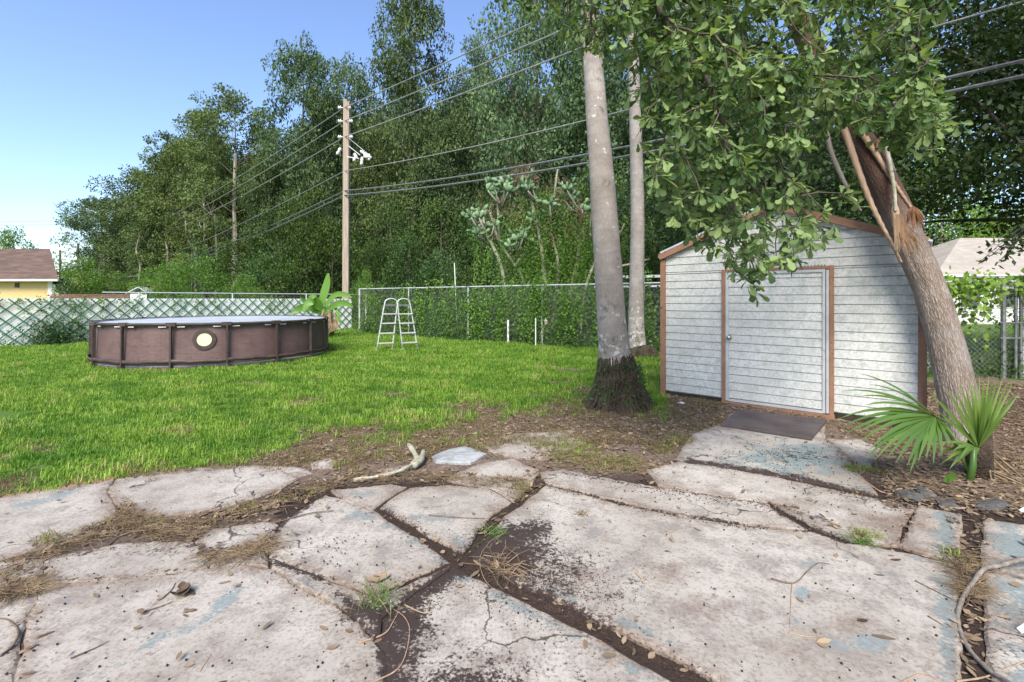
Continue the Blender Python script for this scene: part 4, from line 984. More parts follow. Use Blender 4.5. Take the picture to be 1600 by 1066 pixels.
# ------------------------------------------------------------------ vines: on the back fence
def strands(n, fa, seed, leaf, mat, step=.035, jit=.05, asp=.75):
    r = np.random.default_rng(seed); Ps = []; Ts = []
    for i in range(n):
        top, ln, tt = fa(r); m_ = max(2, int(ln/step)); s = np.arange(m_)*step
        ph = r.uniform(0, 6.3, 2); x = top[0] + .10*np.sin(s*2.2+ph[0]); y = top[1] + .06*np.sin(s*2.9+ph[1]); z = top[2] - s
        q = np.stack([x, y, z], 1) + r.normal(size=(m_, 3))*jit; Ps.append(q[q[:, 2] > .02]); Ts.append(np.clip(tt + r.uniform(-.25, .25, len(Ps[-1])), 0, 1))
    P = np.concatenate(Ps); n = len(P); D = unit(r.normal(size=(n, 3))*.7 + np.array([0, 0, -.6])); N = unit(r.normal(size=(n, 3))*.6 + np.array([-.3, -.7, .5]))
    L = leaf*r.uniform(.6, 1.3, n)
    return leaves(P, D, N, L, L*asp, np.concatenate(Ts), mat)
fd = CD; fn = Vector((fd.y, -fd.x, 0)); 
if fn.y > 0: fn = -fn
DEN = ([0, .6, 1.5, 2.6, 3.6, 4.6, 5.6, 7, 9, 10.3, 11.2, 12, 13, 16], [.15, .22, .12, .3, .35, .8, .5, 1, .8, 1, .7, .35, .2, .2])
def fv(r):
    while True:
        s = r.uniform(0, 15.5)
        if r.uniform() < np.interp(s, *DEN)*(.22 if math.sin(s*2.3)+math.sin(s*5.1+1) < -.1 else 1): break
    off = r.uniform(-.12, .28); p = C0 + fd*s - fn*off; top = 1.82 + r.uniform(-.35, .3) + .25*math.sin(s*1.7) * (s > 4)
    den = np.interp(s, *DEN)
    if r.uniform() < .45: top = r.uniform(.4, 1.7)
    return (p.x, p.y, top), r.uniform(.4, 1.9), r.uniform(.1, .8)
vn = link('fence_vine', strands(760, fv, 41, .075, 'vine')); tag(vn, 'green creeper hanging over the chain link fence behind the ladder', 'vine')
# dense weeds at the foot of the fence
def fw(r):
    s = r.uniform(0, 15); p = C0 + fd*s + fn*r.uniform(-.35, .12); h = r.uniform(.1, .75); return (p.x, p.y, h), h, r.uniform(.0, .6)
wv = link('fence_weeds', strands(800, fw, 42, .06, 'shleaf')); wv['kind'] = 'stuff'; wv['label'] = 'weeds along the foot of the back fence'
# vines behind fence as a thicket
def ft(r):
    s = r.uniform(0, 14); p = C0 + fd*s - fn*r.uniform(.5, 2.4); h = r.uniform(.3, 1.9); return (p.x, p.y, h), h, r.uniform(.0, .5)
wv = link('thicket', strands(330, ft, 43, .10, 'shleaf', step=.05, jit=.1)); wv['kind'] = 'stuff'; wv['label'] = 'dark thicket of weeds beyond the back fence'
# creeper on the lattice
def fl(r):
    c = r.choice([6.5, 8.2, 9.4, 10.3, 10.7, 3.2, 12.5, 1.6, 14]); s = max(0, c + r.normal()*.55); p = Q0 + LDv*s; return (p.x, p.y - .05, LT + r.uniform(-.1, .14)), abs(r.normal())*.5 + .08, r.uniform(.1, .7)
lv = link('lattice_vine', strands(190, fl, 44, .065, 'vine')); tag(lv, 'thin creeper growing over the top of the green lattice', 'vine')
def fl2(r):
    s = r.uniform(0, 18); c = 10.0 + r.normal()*.45 if r.uniform() < .6 else s; p = Q0 + LDv*c; h = r.uniform(.1, .35) if c == s else r.uniform(.2, .9); return (p.x+.05, p.y - .12, h), h, r.uniform(.0, .6)
wv = link('lattice_weeds', strands(230, fl2, 45, .06, 'shleaf')); wv['kind'] = 'stuff'; wv['label'] = 'weeds along the foot of the lattice'

# ------------------------------------------------------------------ prickly pear tree wrapped in vines
CB = Vector((at(850, 468, 17.3)[0], 17.3, 0)); cac = empty('prickly_pear', CB, 0, 'tall tree-like prickly pear cactus tangled in vines behind the fence', 'cactus')
padm = []
for k in range(3):
    m_ = MB(); n = 12; w_ = .5 + k*.06
    V = [(w_*.5*math.sin(a)*(1 - .25*math.cos(a)), y, .5 - .5*math.cos(a)) for y in (-.045, .045) for a in [i*math.tau/n for i in range(n)]] + [(0, -.08, .55), (0, .08, .55)]
    m_.add(V, [(i, (i+1) % n, 2*n) for i in range(n)] + [((i+1) % n+n, i+n, 2*n+1) for i in range(n)] + [(i, i+n, (i+1) % n+n, (i+1) % n) for i in range(n)])
    me = m_.mesh('pad', M['pad'], True); a = me.attributes.new('tint', 'FLOAT', 'POINT'); a.data.foreach_set('value', [(.1, .5, .95)[k]]*len(me.vertices)); padm.append(me)
mb = MB()
def cp(x, y, Y=17.3): return Vector(at(x, y, Y)) - CB
for pts, r0 in (([(793, 560), (790, 470), (784, 420), (770, 385), (752, 355)], .09), ([(835, 560), (822, 450), (805, 415), (780, 378), (765, 330)], .075), ([(888, 560), (893, 460), (903, 400), (912, 350)], .10), ([(850, 560), (852, 450), (845, 380), (832, 320), (828, 300)], .09), ([(905, 560), (915, 450), (935, 400), (950, 370)], .07), ([(805, 415), (820, 396), (838, 394)], .05), ([(860, 560), (872, 420), (862, 360), (868, 290), (872, 262)], .06), ([(935, 420), (975, 415), (1015, 405)], .06), ([(780, 378), (778, 330), (776, 300)], .05)):
    dz = R.uniform(-.3, .3); P = [cp(x, y, 17.3+dz) for x, y in pts]
    if pts[0][1] == 560: P[0].z = 0
    c = cubic(P, 6); mb.tube(c, [r0*(1-.5*j/len(c)) for j in range(len(c))], 8)
mb.build('stem', M['palestick'], cac, True)
mb = MB(); npad = 0
for cx_, cy_, rx_, ry_, nb in ((755, 350, 22, 22, 6), (778, 298, 22, 18, 5), (838, 296, 24, 20, 5), (858, 335, 30, 30, 5), (798, 372, 26, 22, 4), (905, 312, 28, 22, 7), (925, 348, 12, 22, 3), (968, 352, 8, 18, 2), (985, 396, 22, 10, 2), (872, 282, 10, 14, 2), (740, 330, 8, 20, 2)):
    for i in range(nb):
        a = R.uniform(0, math.tau); q = R.uniform(.1, 1)**.5; hub = cp(cx_ + rx_*q*math.cos(a), cy_ + ry_*q*math.sin(a), 17.3 + R.uniform(-.9, .2))
        root = cp(cx_ + rx_*.2, cy_ + 24, 17.3); mb.tube([root, root.lerp(hub, .5) + Vector((R.uniform(-.1, .1), 0, -.08)), hub], [.04, .035, .03], 6)
        for j in range(R.randint(5, 8)):
            if npad > 292: break
            s = R.uniform(.22, .34); ry = R.uniform(-1.5, 1.5); rxx = R.uniform(-.45, .45); rz = R.uniform(-1.0, 1.0)
            link('pad', R.choice(padm), cac, hub, (rxx, ry, rz), (s*.85, s, s)); npad += 1
            if R.random() < .45 and npad < 292:
                e_ = Matrix.Rotation(rz, 3, 'Z') @ Matrix.Rotation(ry, 3, 'Y') @ Matrix.Rotation(rxx, 3, 'X') @ Vector((0, 0, s*.95)); link('pad', R.choice(padm), cac, hub + e_, (rxx + R.uniform(-.3, .3), ry + R.uniform(-.8, .8), rz), (s*.75, s*.9, s*.85)); npad += 1
mb.build('stem', M['palestick'], cac, True)
def fc(r):
    x = np.clip(r.normal(858, 48), 745, 960); y = r.uniform(285 + abs(x-860)*.5, 470); p = cp(x, y, 17.3 + r.uniform(-.8, .8)) + CB; return (p.x, p.y, p.z), r.uniform(.3, 1.6), r.uniform(.05, .8)
cv = link('climbing_vine', strands(900, fc, 46, .07, 'vine')); tag(cv, 'green vine draped over the prickly pear above the fence', 'vine')
def fdv(r):
    c = [(815, 275, 14, 12), (786, 320, 22, 12), (838, 340, 26, 22), (905, 330, 10, 20), (870, 300, 8, 20), (815, 262, 8, 6)][r.integers(6)]
    p = cp(r.normal(c[0], c[2]), r.normal(c[1], c[3]), 16.9 + r.uniform(-.3, .3)) + CB; return (p.x, p.y, p.z), r.uniform(.2, .9), r.uniform(0, 1)
dv = link('dead_vine', strands(210, fdv, 47, .16, 'drystuff', step=.05, jit=.07, asp=.12)); tag(dv, 'reddish brown dead vine tangled in the top of the prickly pear', 'vine')

# ------------------------------------------------------------------ palms with grey trunks
def trunk_uv(name, path, rads, mat, parent, seg=28, bumpf=0.0, seed=0, ridge=0):
    c = path; V = []; UV = []; m_ = len(c); ln = 0
    for i, p in enumerate(c):
        d = (c[min(i+1, m_-1)] - c[max(i-1, 0)]).normalized(); a = d.cross(Vector((0, 1, 0))).normalized(); b = a.cross(d).normalized()
        if i: ln += (c[i]-c[i-1]).length
        for k in range(seg+1):
            t = k*math.tau/seg; kk = k % seg; tt = kk*math.tau/seg
            e = a*math.cos(tt) + b*math.sin(tt); q = p + e*rads[i]
            f = 1 + bumpf*mnoise.noise(q*3.1 + Vector((seed, 0, 0))) + bumpf*.5*mnoise.noise(q*9) + ridge*mnoise.noise(Vector((math.cos(tt)*6, math.sin(tt)*6, ln*.8)))
            V.append(tuple(p + e*rads[i]*f)); UV.append((k/seg, ln))
    w_ = seg+1
    return link(name, fastmesh(name, V, [(i*w_+k, i*w_+k+1, (i+1)*w_+k+1, (i+1)*w_+k) for i in range(m_-1) for k in range(seg)], M[mat], True, uv=UV), parent)
def frond_mesh(L, seed, n=26):
    r = random.Random(seed); V = []; Fc = []; T = []
    mid = [Vector((L*t*(1-.12*t), 0, L*(.45*t - .75*t*t))) for t in np.linspace(0, 1, n)]
    for i in range(2, n):
        t = i/n; w_ = .45*math.sin(math.pi*min(1, t*.95+.08))+.08
        for s in (-1, 1):
            p = mid[i]; q = p + Vector((.18, s*w_*.9, -.25*w_+r.uniform(-.08, .02))); o = len(V)
            V += [tuple(p), tuple(p.lerp(q, .4)+Vector((.025, 0, .02))), tuple(q), tuple(p.lerp(q, .4)-Vector((.025, 0, 0)))]; Fc.append((o, o+1, o+2, o+3)); T += [r.uniform(0, .7)]*4
    for i in range(n-1):
        o = len(V); V += [tuple(mid[i]-Vector((0, .015, 0))), tuple(mid[i]+Vector((0, .015, 0))), tuple(mid[i+1]+Vector((0, .012, 0))), tuple(mid[i+1]-Vector((0, .012, 0)))]; Fc.append((o, o+1, o+2, o+3)); T += [.5]*4
    return fastmesh('frond', V, Fc, M['palmleaf'], attrs={'tint': T})
fm = frond_mesh(2.6, 1)
def palm_trunk(px_prof, Y, label, ztop, lab_root):
    base = Vector((at(px_prof[0][1], 468, Y)[0], Y, 0)); r = empty('grey_palm', base, 0, label, 'palm tree')
    pts = []; rd = []
    for y, x, wpx in px_prof: p = Vector(at(x, y, Y)) - base; pts.append(p); rd.append(wpx/2/F*Y)
    p = pts[-1]; dd = (pts[-1]-pts[-2]).normalized(); pts.append(p + dd*(ztop-p.z)); rd.append(rd[-1]*.8)
    c = cubic(pts, 14); rr = np.interp(np.linspace(0, len(pts)-1, len(c)), range(len(pts)), rd)
    trunk_uv('trunk', c, rr, 'palm', r, 28, .035, px_prof[0][1])
    top = c[-1]
    sh = MB().tube([top - Vector((0,0,.1)), top + Vector((0,0,.5)), top + Vector((0,0,1.1))], [rd[-1], rd[-1]*1.25, .05], 14).build('crownshaft', M['palmleaf'], r, True)
    for k in range(13): link('frond', fm, r, top + Vector((0, 0, 1.0)), (0, R.uniform(-.5, .35), k*2.4), (1, 1, 1))
    return r, c
p1, c1 = palm_trunk([(645, 967, 78), (600, 965, 64), (568, 962, 52), (540, 959, 47), (480, 954, 44), (400, 949, 42), (300, 942, 39), (200, 934, 34), (90, 926, 30), (0, 921, 28)], 6.35, 'thick grey palm trunk with a dark flared root base on the lawn edge', 9.5, '')
p2, c2 = palm_trunk([(556, 999, 36), (540, 996, 27), (500, 994, 24), (430, 995, 22), (330, 996, 21), (200, 993, 19), (100, 990, 17)], 12.0, 'slimmer grey palm trunk farther back at the fence beside the shed', 12.0, '')
def rootball(par, base, prof, px0, Y, seed, dense, sc=1.0):
    # prof: (height z, radius, x offset) from ground up
    V = []; seg = 40; m_ = len(prof)
    for z, rr_, ox in prof:
        for k in range(seg):
            t = k*math.tau/seg; f = 1 + .10*mnoise.noise(Vector((math.cos(t)*2.2, math.sin(t)*2.2, z*3+seed))) + .10*mnoise.noise(Vector((math.cos(t)*7, math.sin(t)*7, z*8))) + .05*mnoise.noise(Vector((math.cos(t)*18, math.sin(t)*18, z*20)))
            V.append((ox + rr_*f*math.cos(t), rr_*f*math.sin(t), z + .04*mnoise.noise(Vector((math.cos(t)*5, math.sin(t)*5, seed*3))) if z > 0 else z-.05))
    link('root_base', fastmesh('root_base', V, [(i*seg+k, i*seg+(k+1) % seg, (i+1)*seg+(k+1) % seg, (i+1)*seg+k) for i in range(m_-1) for k in range(seg)], M['roots'], True), par)
    rr = random.Random(seed); mb = MB()
    for i in range(dense):                          # rootlets running down the outside
        t = rr.uniform(0, math.tau); z0 = rr.uniform(.2, 1)*prof[-1][0]; z1 = max(-.03, z0 - rr.uniform(.12, .45)); pts = []
        for q in range(4):
            z = z0 + (z1-z0)*q/3; rad = np.interp(z, [p[0] for p in prof], [p[1] for p in prof]); ox = np.interp(z, [p[0] for p in prof], [p[2] for p in prof]); t += rr.uniform(-.06, .06)
            pts.append(Vector((ox + (rad*1.03+.012)*math.cos(t), (rad*1.03+.012)*math.sin(t), z)))
        mb.tube(pts, [.006*sc, .010*sc, .009*sc, .004*sc], 4, False)
    o = mb.build('rootlets', M['roots'], par); o['kind'] = 'stuff'
rootball(p1, None, [(0, .50, .0), (.08, .40, .0), (.2, .335, -.0), (.35, .285, -.01), (.5, .245, -.02), (.60, .225, -.03), (.68, .205, -.035), (.72, .17, -.035)], 0, 6.35, 4, 420)
rootball(p2, None, [(0, .46, .03), (.08, .40, .03), (.18, .33, .03), (.26, .26, .02), (.30, .2, .02)], 0, 12, 9, 160, 1.6)
# little ferns on the root base
r = np.random.default_rng(8); k = 420; th = r.uniform(-math.pi, .2, k); z = r.uniform(.1, .6, k); rad = np.interp(z, [0, .2, .4, .6], [.5, .345, .28, .25])
Pf = np.stack([p1.location.x + rad*np.cos(th), p1.location.y + rad*np.sin(th), z], 1); Pf += r.normal(size=(k, 3))*.012
D = unit(np.stack([np.cos(th), np.sin(th), r.uniform(-.6, .9, k)], 1) + r.normal(size=(k, 3))*.5)
fo = link('fern', leaves(Pf, D, unit(r.normal(size=(k, 3)) + [0, -.3, 1.2]), r.uniform(.03, .085, k), r.uniform(.012, .03, k), r.uniform(0, .8, k), 'shleaf')); tag(fo, 'small ferns and weeds sprouting from the root base of the thick palm', 'fern')

# ------------------------------------------------------------------ leaning palm at the shed's right corner
LY_ = 4.72
lp_base = Vector((at(1503, 468, LY_)[0], LY_, 0)); lp = empty('leaning_palm', lp_base, 0, 'large leaning palm trunk with torn fibrous bark before the right shed corner', 'palm tree')
prof = [(700, 1510, 60), (660, 1504, 54), (600, 1492, 51), (540, 1479, 49), (487, 1464, 48), (440, 1448, 46), (390, 1426, 45), (340, 1405, 45), (288, 1381, 45), (237, 1355, 43), (188, 1325, 41), (150, 1305, 40), (90, 1275, 38), (20, 1240, 36), (-100, 1180, 34), (-220, 1120, 30)]
pts = [Vector(at(x, y, LY_ + .05*i)) - lp_base for i, (y, x, w_) in enumerate(prof)]; rd = [w_*.95/2/F*LY_ for y, x, w_ in prof]; pts[0].z = -.04
c = cubic(pts, 10); rr = np.interp(np.linspace(0, len(pts)-1, len(c)), range(len(pts)), rd)
trunk_uv('trunk', c, rr, 'lean', lp, 72, .03, 3, .05)
for k in range(11): link('frond', fm, lp, c[-1], (0, R.uniform(-.7, .1), k*2.4), (.75, .75, .75))
def strip(path_px, wpx, off, mat, name, twist=0, yo=None):
    m_ = MB(); P = [Vector(at(x, y, LY_ + off + .05*np.interp(y, [188, 487], [10, 4]))) - lp_base for x, y in path_px]; P = cubic(P, 6); n = len(P); V = []
    for i, p in enumerate(P):
        w_ = np.interp(i/(n-1), [0, .12, .6, 1], wpx)/2/F*LY_; d = (P[min(i+1, n-1)]-P[max(i-1, 0)]).normalized(); s = d.cross(Vector((0, 1, 0))).normalized()
        j = .004*math.sin(i*3.1)
        V += [tuple(p - s*(w_+j)), tuple(p + Vector((0, -.022, 0))), tuple(p + s*(w_-j)), tuple(p + Vector((0, .03, 0)))]
    m_.add(V, [(i*4+q, i*4+(q+1) % 4, (i+1)*4+(q+1) % 4, (i+1)*4+q) for i in range(n-1) for q in range(4)])
    return m_.build(name, M[mat], lp, True)
strip([(1312, 185), (1324, 215), (1340, 262), (1360, 315), (1378, 352), (1396, 385), (1408, 410)], (8, 14, 9, 2), -.17, 'tanfibre', 'leaf_boot')
strip([(1340, 192), (1352, 215), (1372, 245), (1392, 278), (1408, 302), (1424, 326)], (9, 13, 8, 4), -.15, 'tanfibre', 'leaf_boot')
strip([(1384, 225), (1392, 262), (1398, 300), (1399, 330)], (4, 8, 6, 4), -.22, 'palestick', 'leaf_boot')
strip([(1398, 318), (1402, 345), (1404, 370), (1400, 392)], (6, 14, 16, 3), -.20, 'tanfibre', 'leaf_boot')
strip([(1291, 200), (1300, 240), (1322, 290), (1345, 330)], (5, 9, 8, 2), -.12, 'lean', 'leaf_boot')
strip([(1376, 215), (1390, 250), (1402, 290), (1418, 330)], (5, 9, 10, 5), -.09, 'greywood', 'leaf_boot')
strip([(1378, 216), (1374, 222), (1371, 232)], (8, 9, 8, 5), -.2, 'redfibre', 'leaf_boot')
mb = MB()
for i in range(110):
    a = R.uniform(-1, 1); p = Vector(at(1427 + a*5, 322 + abs(a)*3, LY_ - .14)) - lp_base; q = Vector(at(1431 + a*17 + R.uniform(-3, 3), 352 + R.uniform(-12, 8), LY_ - .16 + R.uniform(-.06, .06))) - lp_base
    mb.tube([p, p.lerp(q, .5) + Vector((a*.012, 0, 0)), q], [.004, .003, .001], 3, False)
mb.build('fibre_tuft', M['redfibre'], lp)['kind'] = 'stuff'
mb = MB()
for i in range(150):
    a = R.uniform(-1, 1); p = Vector(at(1404 + a*6, 348 + R.uniform(-14, 8), LY_ - .22)) - lp_base; q = Vector(at(1418 + a*20 + R.uniform(-3, 3), 385 + R.uniform(-14, 14), LY_ - .235 + R.uniform(-.01, .02))) - lp_base
    mb.tube([p, p.lerp(q, .5), q], [.005, .004, .001], 3, False)
mb.build('fibre_tuft', M['tanfibre'], lp)['kind'] = 'stuff'

# ------------------------------------------------------------------ near oak: boughs hanging into the picture, every leaf lobed
def oak_leaf(seed):
    r = random.Random(seed); half = [(0, .018), (.18, .04), (.38, .11), (.52, .13), (.60, .165), (.74, .27), (.84, .20), (.90, .245), (1.0, .06)]
    V = []; Fc = []
    for i, (t, w_) in enumerate(half):
        cz = -.22*t*t + .05*math.sin(t*5+seed); w_ *= r.uniform(.9, 1.1)
        V += [(t, -w_, cz + w_*.35), (t, 0, cz), (t, w_, cz + w_*.35)]
    for i in range(len(half)-1): o = i*3; Fc += [(o, o+1, o+4, o+3), (o+1, o+2, o+5, o+4)]
    return np.array(V), np.array(Fc)
OL = [oak_leaf(s) for s in range(4)]
# outline of the hanging foliage (front view), used as world-space envelope at 3.4 m
ENV = [(760, -160), (770, 5), (790, 22), (812, 14), (840, 44), (862, 30), (880, 66), (905, 88), (930, 78), (950, 100), (985, 60), (990, 130), (1003, 190), (1012, 250), (1030, 310), (1060, 350), (1085, 385), (1120, 405), (1150, 425), (1165, 440), (1200, 425), (1235, 415), (1262, 398), (1290, 350), (1340, 330), (1335, 300), (1270, 310), (1270, 270), (1290, 235), (1300, 190), (1345, 205), (1365, 225), (1420, 235), (1450, 228), (1480, 205), (1470, 160), (1455, 100), (1430, 60), (1470, 20), (1500, -10), (1500, -160)]
rg = np.random.default_rng(77)
def cand(n):
    X = rg.uniform(750, 1520, n); Y = rg.uniform(-150, 445, n); m_ = inside(ENV, X, Y); return X[m_], Y[m_]
cx, cy = cand(11000)
dep = rg.uniform(2.75, 4.15, len(cx)); dep = np.where((cx > 1285) & (cy > 150), rg.uniform(2.75, 3.7, len(cx)), dep)
nodes = np.stack([(cx-800)/F*dep, dep, CH-(cy-HZ)/F*dep], 1)
n1_ = fbm(nodes[:, 0]*3, nodes[:, 2]*3, .22, 55) + fbm(nodes[:, 1]*3, nodes[:, 2]*3, .22, 56)
dens = np.interp(cy, [150, 300, 440], [.46, .44, .24]) + n1_*1.0; dens = np.where((cx > 1270) & (cy > 200), dens*.6, dens); dep = np.where(cx < 960, dep, dep)
keep = rg.uniform(0, 1, len(nodes)) < np.clip(dens, .12, 1); nodes = nodes[keep][:2350]
# extra: sprays leaving the outline: over the door and at the palm's right
extra = [(1165, 415), (1170, 432), (1178, 446), (1182, 458), (1140, 410), (1150, 425), (1225, 405), (1240, 412), (1108, 388), (1050, 345), (1478, 190), (1440, 245), (1462, 235), (1415, 225), (1390, 210), (1500, 195), (975, 90), (968, 60), (985, 150), (1003, 225), (1290, 372), (1305, 360), (1275, 385)]
nodes = np.concatenate([nodes, [at(x, y, 3.1 + .1*math.sin(x)) for x, y in extra]])
oak = empty('oak_tree', (6.6, 3.3, 0), 0, 'near oak whose lobed leafy boughs hang into the top right over the shed', 'tree')
OB = Vector((6.6, 3.3, 0))
limb = [Vector(p) for p in ((6.6, 3.3, -.1), (6.45, 3.3, 1.5), (6.2, 3.3, 3.0), (5.5, 3.35, 4.3), (4.4, 3.4, 5.0), (3.2, 3.4, 5.2), (2.0, 3.4, 5.1), (1.1, 3.3, 4.7))]
limbc = cubic(limb, 8); skel = [tuple(p) for p in limbc]; par = [max(0, i-1) for i in range(len(skel))]
lead = len(skel)
# connect foliage nodes: nearest already connected node, from the limb outwards
Lp = np.array(skel); rem = nodes.copy(); d0_ = np.array([np.min(np.linalg.norm(Lp[10:] - p, axis=1)) for p in rem]); order = np.argsort(d0_)
P_ = np.zeros((lead + len(rem), 3)); P_[:lead] = Lp; cnt = lead
dist_root = np.zeros(lead + len(rem)); dist_root[:lead] = np.arange(lead)*.02
for oi in order:
    p = rem[oi]; q = P_[10:cnt]; dd = np.linalg.norm(q - p, axis=1); cost = dd + .25*dist_root[10:cnt] + .6*np.maximum(0, p[2]-q[:, 2]); j = int(np.argmin(cost)) + 10
    P_[cnt] = p; par.append(j); dist_root[cnt] = dist_root[j] + dd[j-10]; cnt += 1
wgt = np.ones(cnt)
for i in range(cnt-1, lead-1, -1): wgt[par[i]] += wgt[i]
mb = MB(); mb.tube([p - OB for p in limbc], [float(x) for x in np.interp(np.linspace(0, 1, len(limbc)), [0, .1, .4, .7, 1], [.24, .19, .14, .09, .04])], 12)
mb.build('trunk', M['bark'], oak, True)
mb = MB()
for i in range(lead, cnt):
    a = Vector(P_[par[i]]) - OB; b = Vector(P_[i]) - OB; r0 = min(.022, .0013*wgt[i]**.5 + .0012); L_ = (b-a).length
    m_ = a.lerp(b, .5) + Vector((R.uniform(-.08, .08), R.uniform(-.08, .08), .06))*L_
    mb.tube([a, m_, b], [r0*1.25, r0*1.1, r0], 4 if r0 < .008 else 6, False)
mb.build('branches', M['bark'], oak, True)
# rosettes
LV = []; LFc = []; LT_ = []; off = 0; near = []
for i in range(lead, cnt):
    p = P_[i]; ax = unit(p - P_[par[i]]); ax = unit(ax + rg.normal(size=3)*.35 + np.array([-.1, -.35, -.05])); k = rg.integers(5, 9)
    t1 = unit(np.cross(ax, [0.3, .2, 1])); t2 = np.cross(ax, t1); a0 = rg.uniform(0, 6.28); base_t = np.clip(rg.uniform(-.1, 1.0), 0, 1)
    if rg.uniform() < .3: k += 2
    for q in range(k):
        a = a0 + q*2.39; sp = rg.uniform(.45, 1.25); d = unit(ax*math.cos(sp) + (t1*math.cos(a)+t2*math.sin(a))*math.sin(sp) + np.array([0, 0, -.12]))
        nrm = unit(np.cross(np.cross(d, [0, -.35, 1]), d) + rg.normal(size=3)*.42); s = np.cross(nrm, d); L_ = rg.uniform(.042, .104)*(1 if p[0]/p[1] > .2 else .75); tn = np.clip(base_t + rg.uniform(-.25, .25), 0, 1)
        back = rg.uniform(0, .05); pos = p - ax*back + d*.006
        v, f = OL[rg.integers(4)]; wv_ = v*L_
        W_ = pos + wv_[:, :1]*d + wv_[:, 1:2]*s + wv_[:, 2:]*nrm
        near.append((pos[1], W_, f, tn))
near.sort(key=lambda t: t[0])
# leaves that show largest: single parts; the rest one part
def inview(W_): x, y, z = W_[0]; px = 800+F*x/y; py = HZ-F*(z-CH)/y; return 0 < px < 1600 and -5 < py < 1066
single = [t for t in near if inview(t[1])][:300]; sid = set(id(t) for t in single)
for t in single:
    c0 = t[1][0]; me = fastmesh('leaf', t[1]-c0, t[2], M['oakleaf'], True, {'tint': np.full(len(t[1]), t[3])}); link('leaf', me, oak, Vector(c0) - OB)
A = [t for t in near if id(t) not in sid]
V = np.concatenate([t[1] for t in A]) - np.array(OB); o_ = 0; Fs = []
for t in A: Fs.append(t[2] + o_); o_ += len(t[1])
ol = link('leaves', fastmesh('leaves', V, np.concatenate(Fs), M['oakleaf'], True, {'tint': np.concatenate([np.full(len(t[1]), t[3]) for t in A])}), oak); ol['kind'] = 'stuff'
# small spray of the dark oak before the tan roof at the right edge
tw = empty('hanging_branch', (0, 0, 0), 0, 'thin leafy oak twigs hanging before the tan roof at the right edge', 'branch')
mb = MB(); Ps = []
root = Vector(at(1660, 340, 6.0))
for (x, y) in ((1532, 408), (1548, 400), (1565, 392), (1580, 385), (1558, 412), (1590, 400), (1575, 372), (1540, 390), (1600, 380), (1566, 405)):
    q = Vector(at(x, y, 6.0 + R.uniform(-.2, .2))); m_ = root.lerp(q, .55) + Vector((0, 0, .12)); cc = cubic([root, m_, q], 4); mb.tube(cc, [.008]*4 + [.004]*5, 4)
    for z in cc[3:]:
        for _ in range(4): Ps.append(tuple(z + Vector((R.uniform(-.04, .04), R.uniform(-.04, .04), R.uniform(-.04, .04)))))
mb.build('twigs', M['bark'], tw); Ps = np.array(Ps); k = len(Ps)
link('foliage', leaves(Ps, unit(rg.normal(size=(k, 3)) - [.3, .3, .3]), unit(rg.normal(size=(k, 3)) + [0, -.4, 1]), rg.uniform(.07, .12, k), rg.uniform(.03, .05, k), rg.uniform(0, .6, k), 'backlitleaf'), tw)

# ------------------------------------------------------------------ palmetto
PB = Vector(g(1522, 752)); pal = empty('fan_palm', PB, 0, 'young fan palm with two large green fans at the foot of the leaning palm', 'palm')
def blade(par, o, d, nrm, L, w_, droop, tint, fold=.25, split=.12):
    n = 9; V = []; d = d.normalized(); s = d.cross(nrm).normalized(); nn = s.cross(d).normalized(); p = o.copy(); seg = L/(n-1); dd = d.copy()
    for i in range(n):
        t = i/(n-1); ww = w_*(.28 + 1.1*min(t/.4, 1) if t < .4 else 1.38*(1-(t-.4)/.6)**.8 + .02)
        V += [p - s*ww*.5 + nn*ww*fold, p, p + s*ww*.5 + nn*ww*fold]
        dd = (dd + Vector((0, 0, -droop*(.3+t*1.6)/n))).normalized(); p = p + dd*seg
    me = fastmesh('leaflet', [tuple(v) for v in V], [(i*3+q, i*3+q+1, i*3+q+4, i*3+q+3) for i in range(n-1) for q in (0, 1)], M['palmleaf'], True, {'tint': np.full(len(V), tint)}); link('leaflet', me, par)
def pv(x, y, Y): return Vector(at(x, y, Y)) - PB
def fan(hub, stem0, targets, dY, w_, droop, tr, nrm):
    mb = MB(); c = cubic([stem0, stem0.lerp(hub, .5) + Vector((0, 0, .05)), hub], 6); mb.tube(c, .012, 6)
    f = mb.build('frond', M['palmleaf'], pal)
    me = f.data; a = me.attributes.new('tint', 'FLOAT', 'POINT'); a.data.foreach_set('value', [.6]*len(me.vertices))
    for (x, y, k) in targets:
        tg = pv(x, y, PB.y + k); d = tg - hub; blade(f, hub, d + Vector((0, 0, droop*.25*d.length)), nrm, d.length*1.02, w_, droop, R.uniform(*tr))
    return f
hub = pv(1462, 651, 3.75)
T1 = []
for i, (x, y) in enumerate([(1344, 574), (1362, 592), (1322, 598), (1345, 608), (1352, 622), (1312, 640), (1318, 652), (1325, 662), (1340, 664), (1345, 676), (1358, 690), (1352, 705), (1366, 708), (1384, 708), (1398, 716), (1416, 722), (1420, 735), (1434, 716), (1447, 712), (1458, 722), (1472, 712), (1484, 700), (1496, 690), (1500, 672)]):
    T1.append((x, y, -.08 - .30*math.sin(i/24*math.pi)))
fan(hub, pv(1512, 735, 3.8), T1, 0, .028, .5, (.0, .35), Vector((.3, -.6, .8)))
hub2 = pv(1528, 700, 3.78)
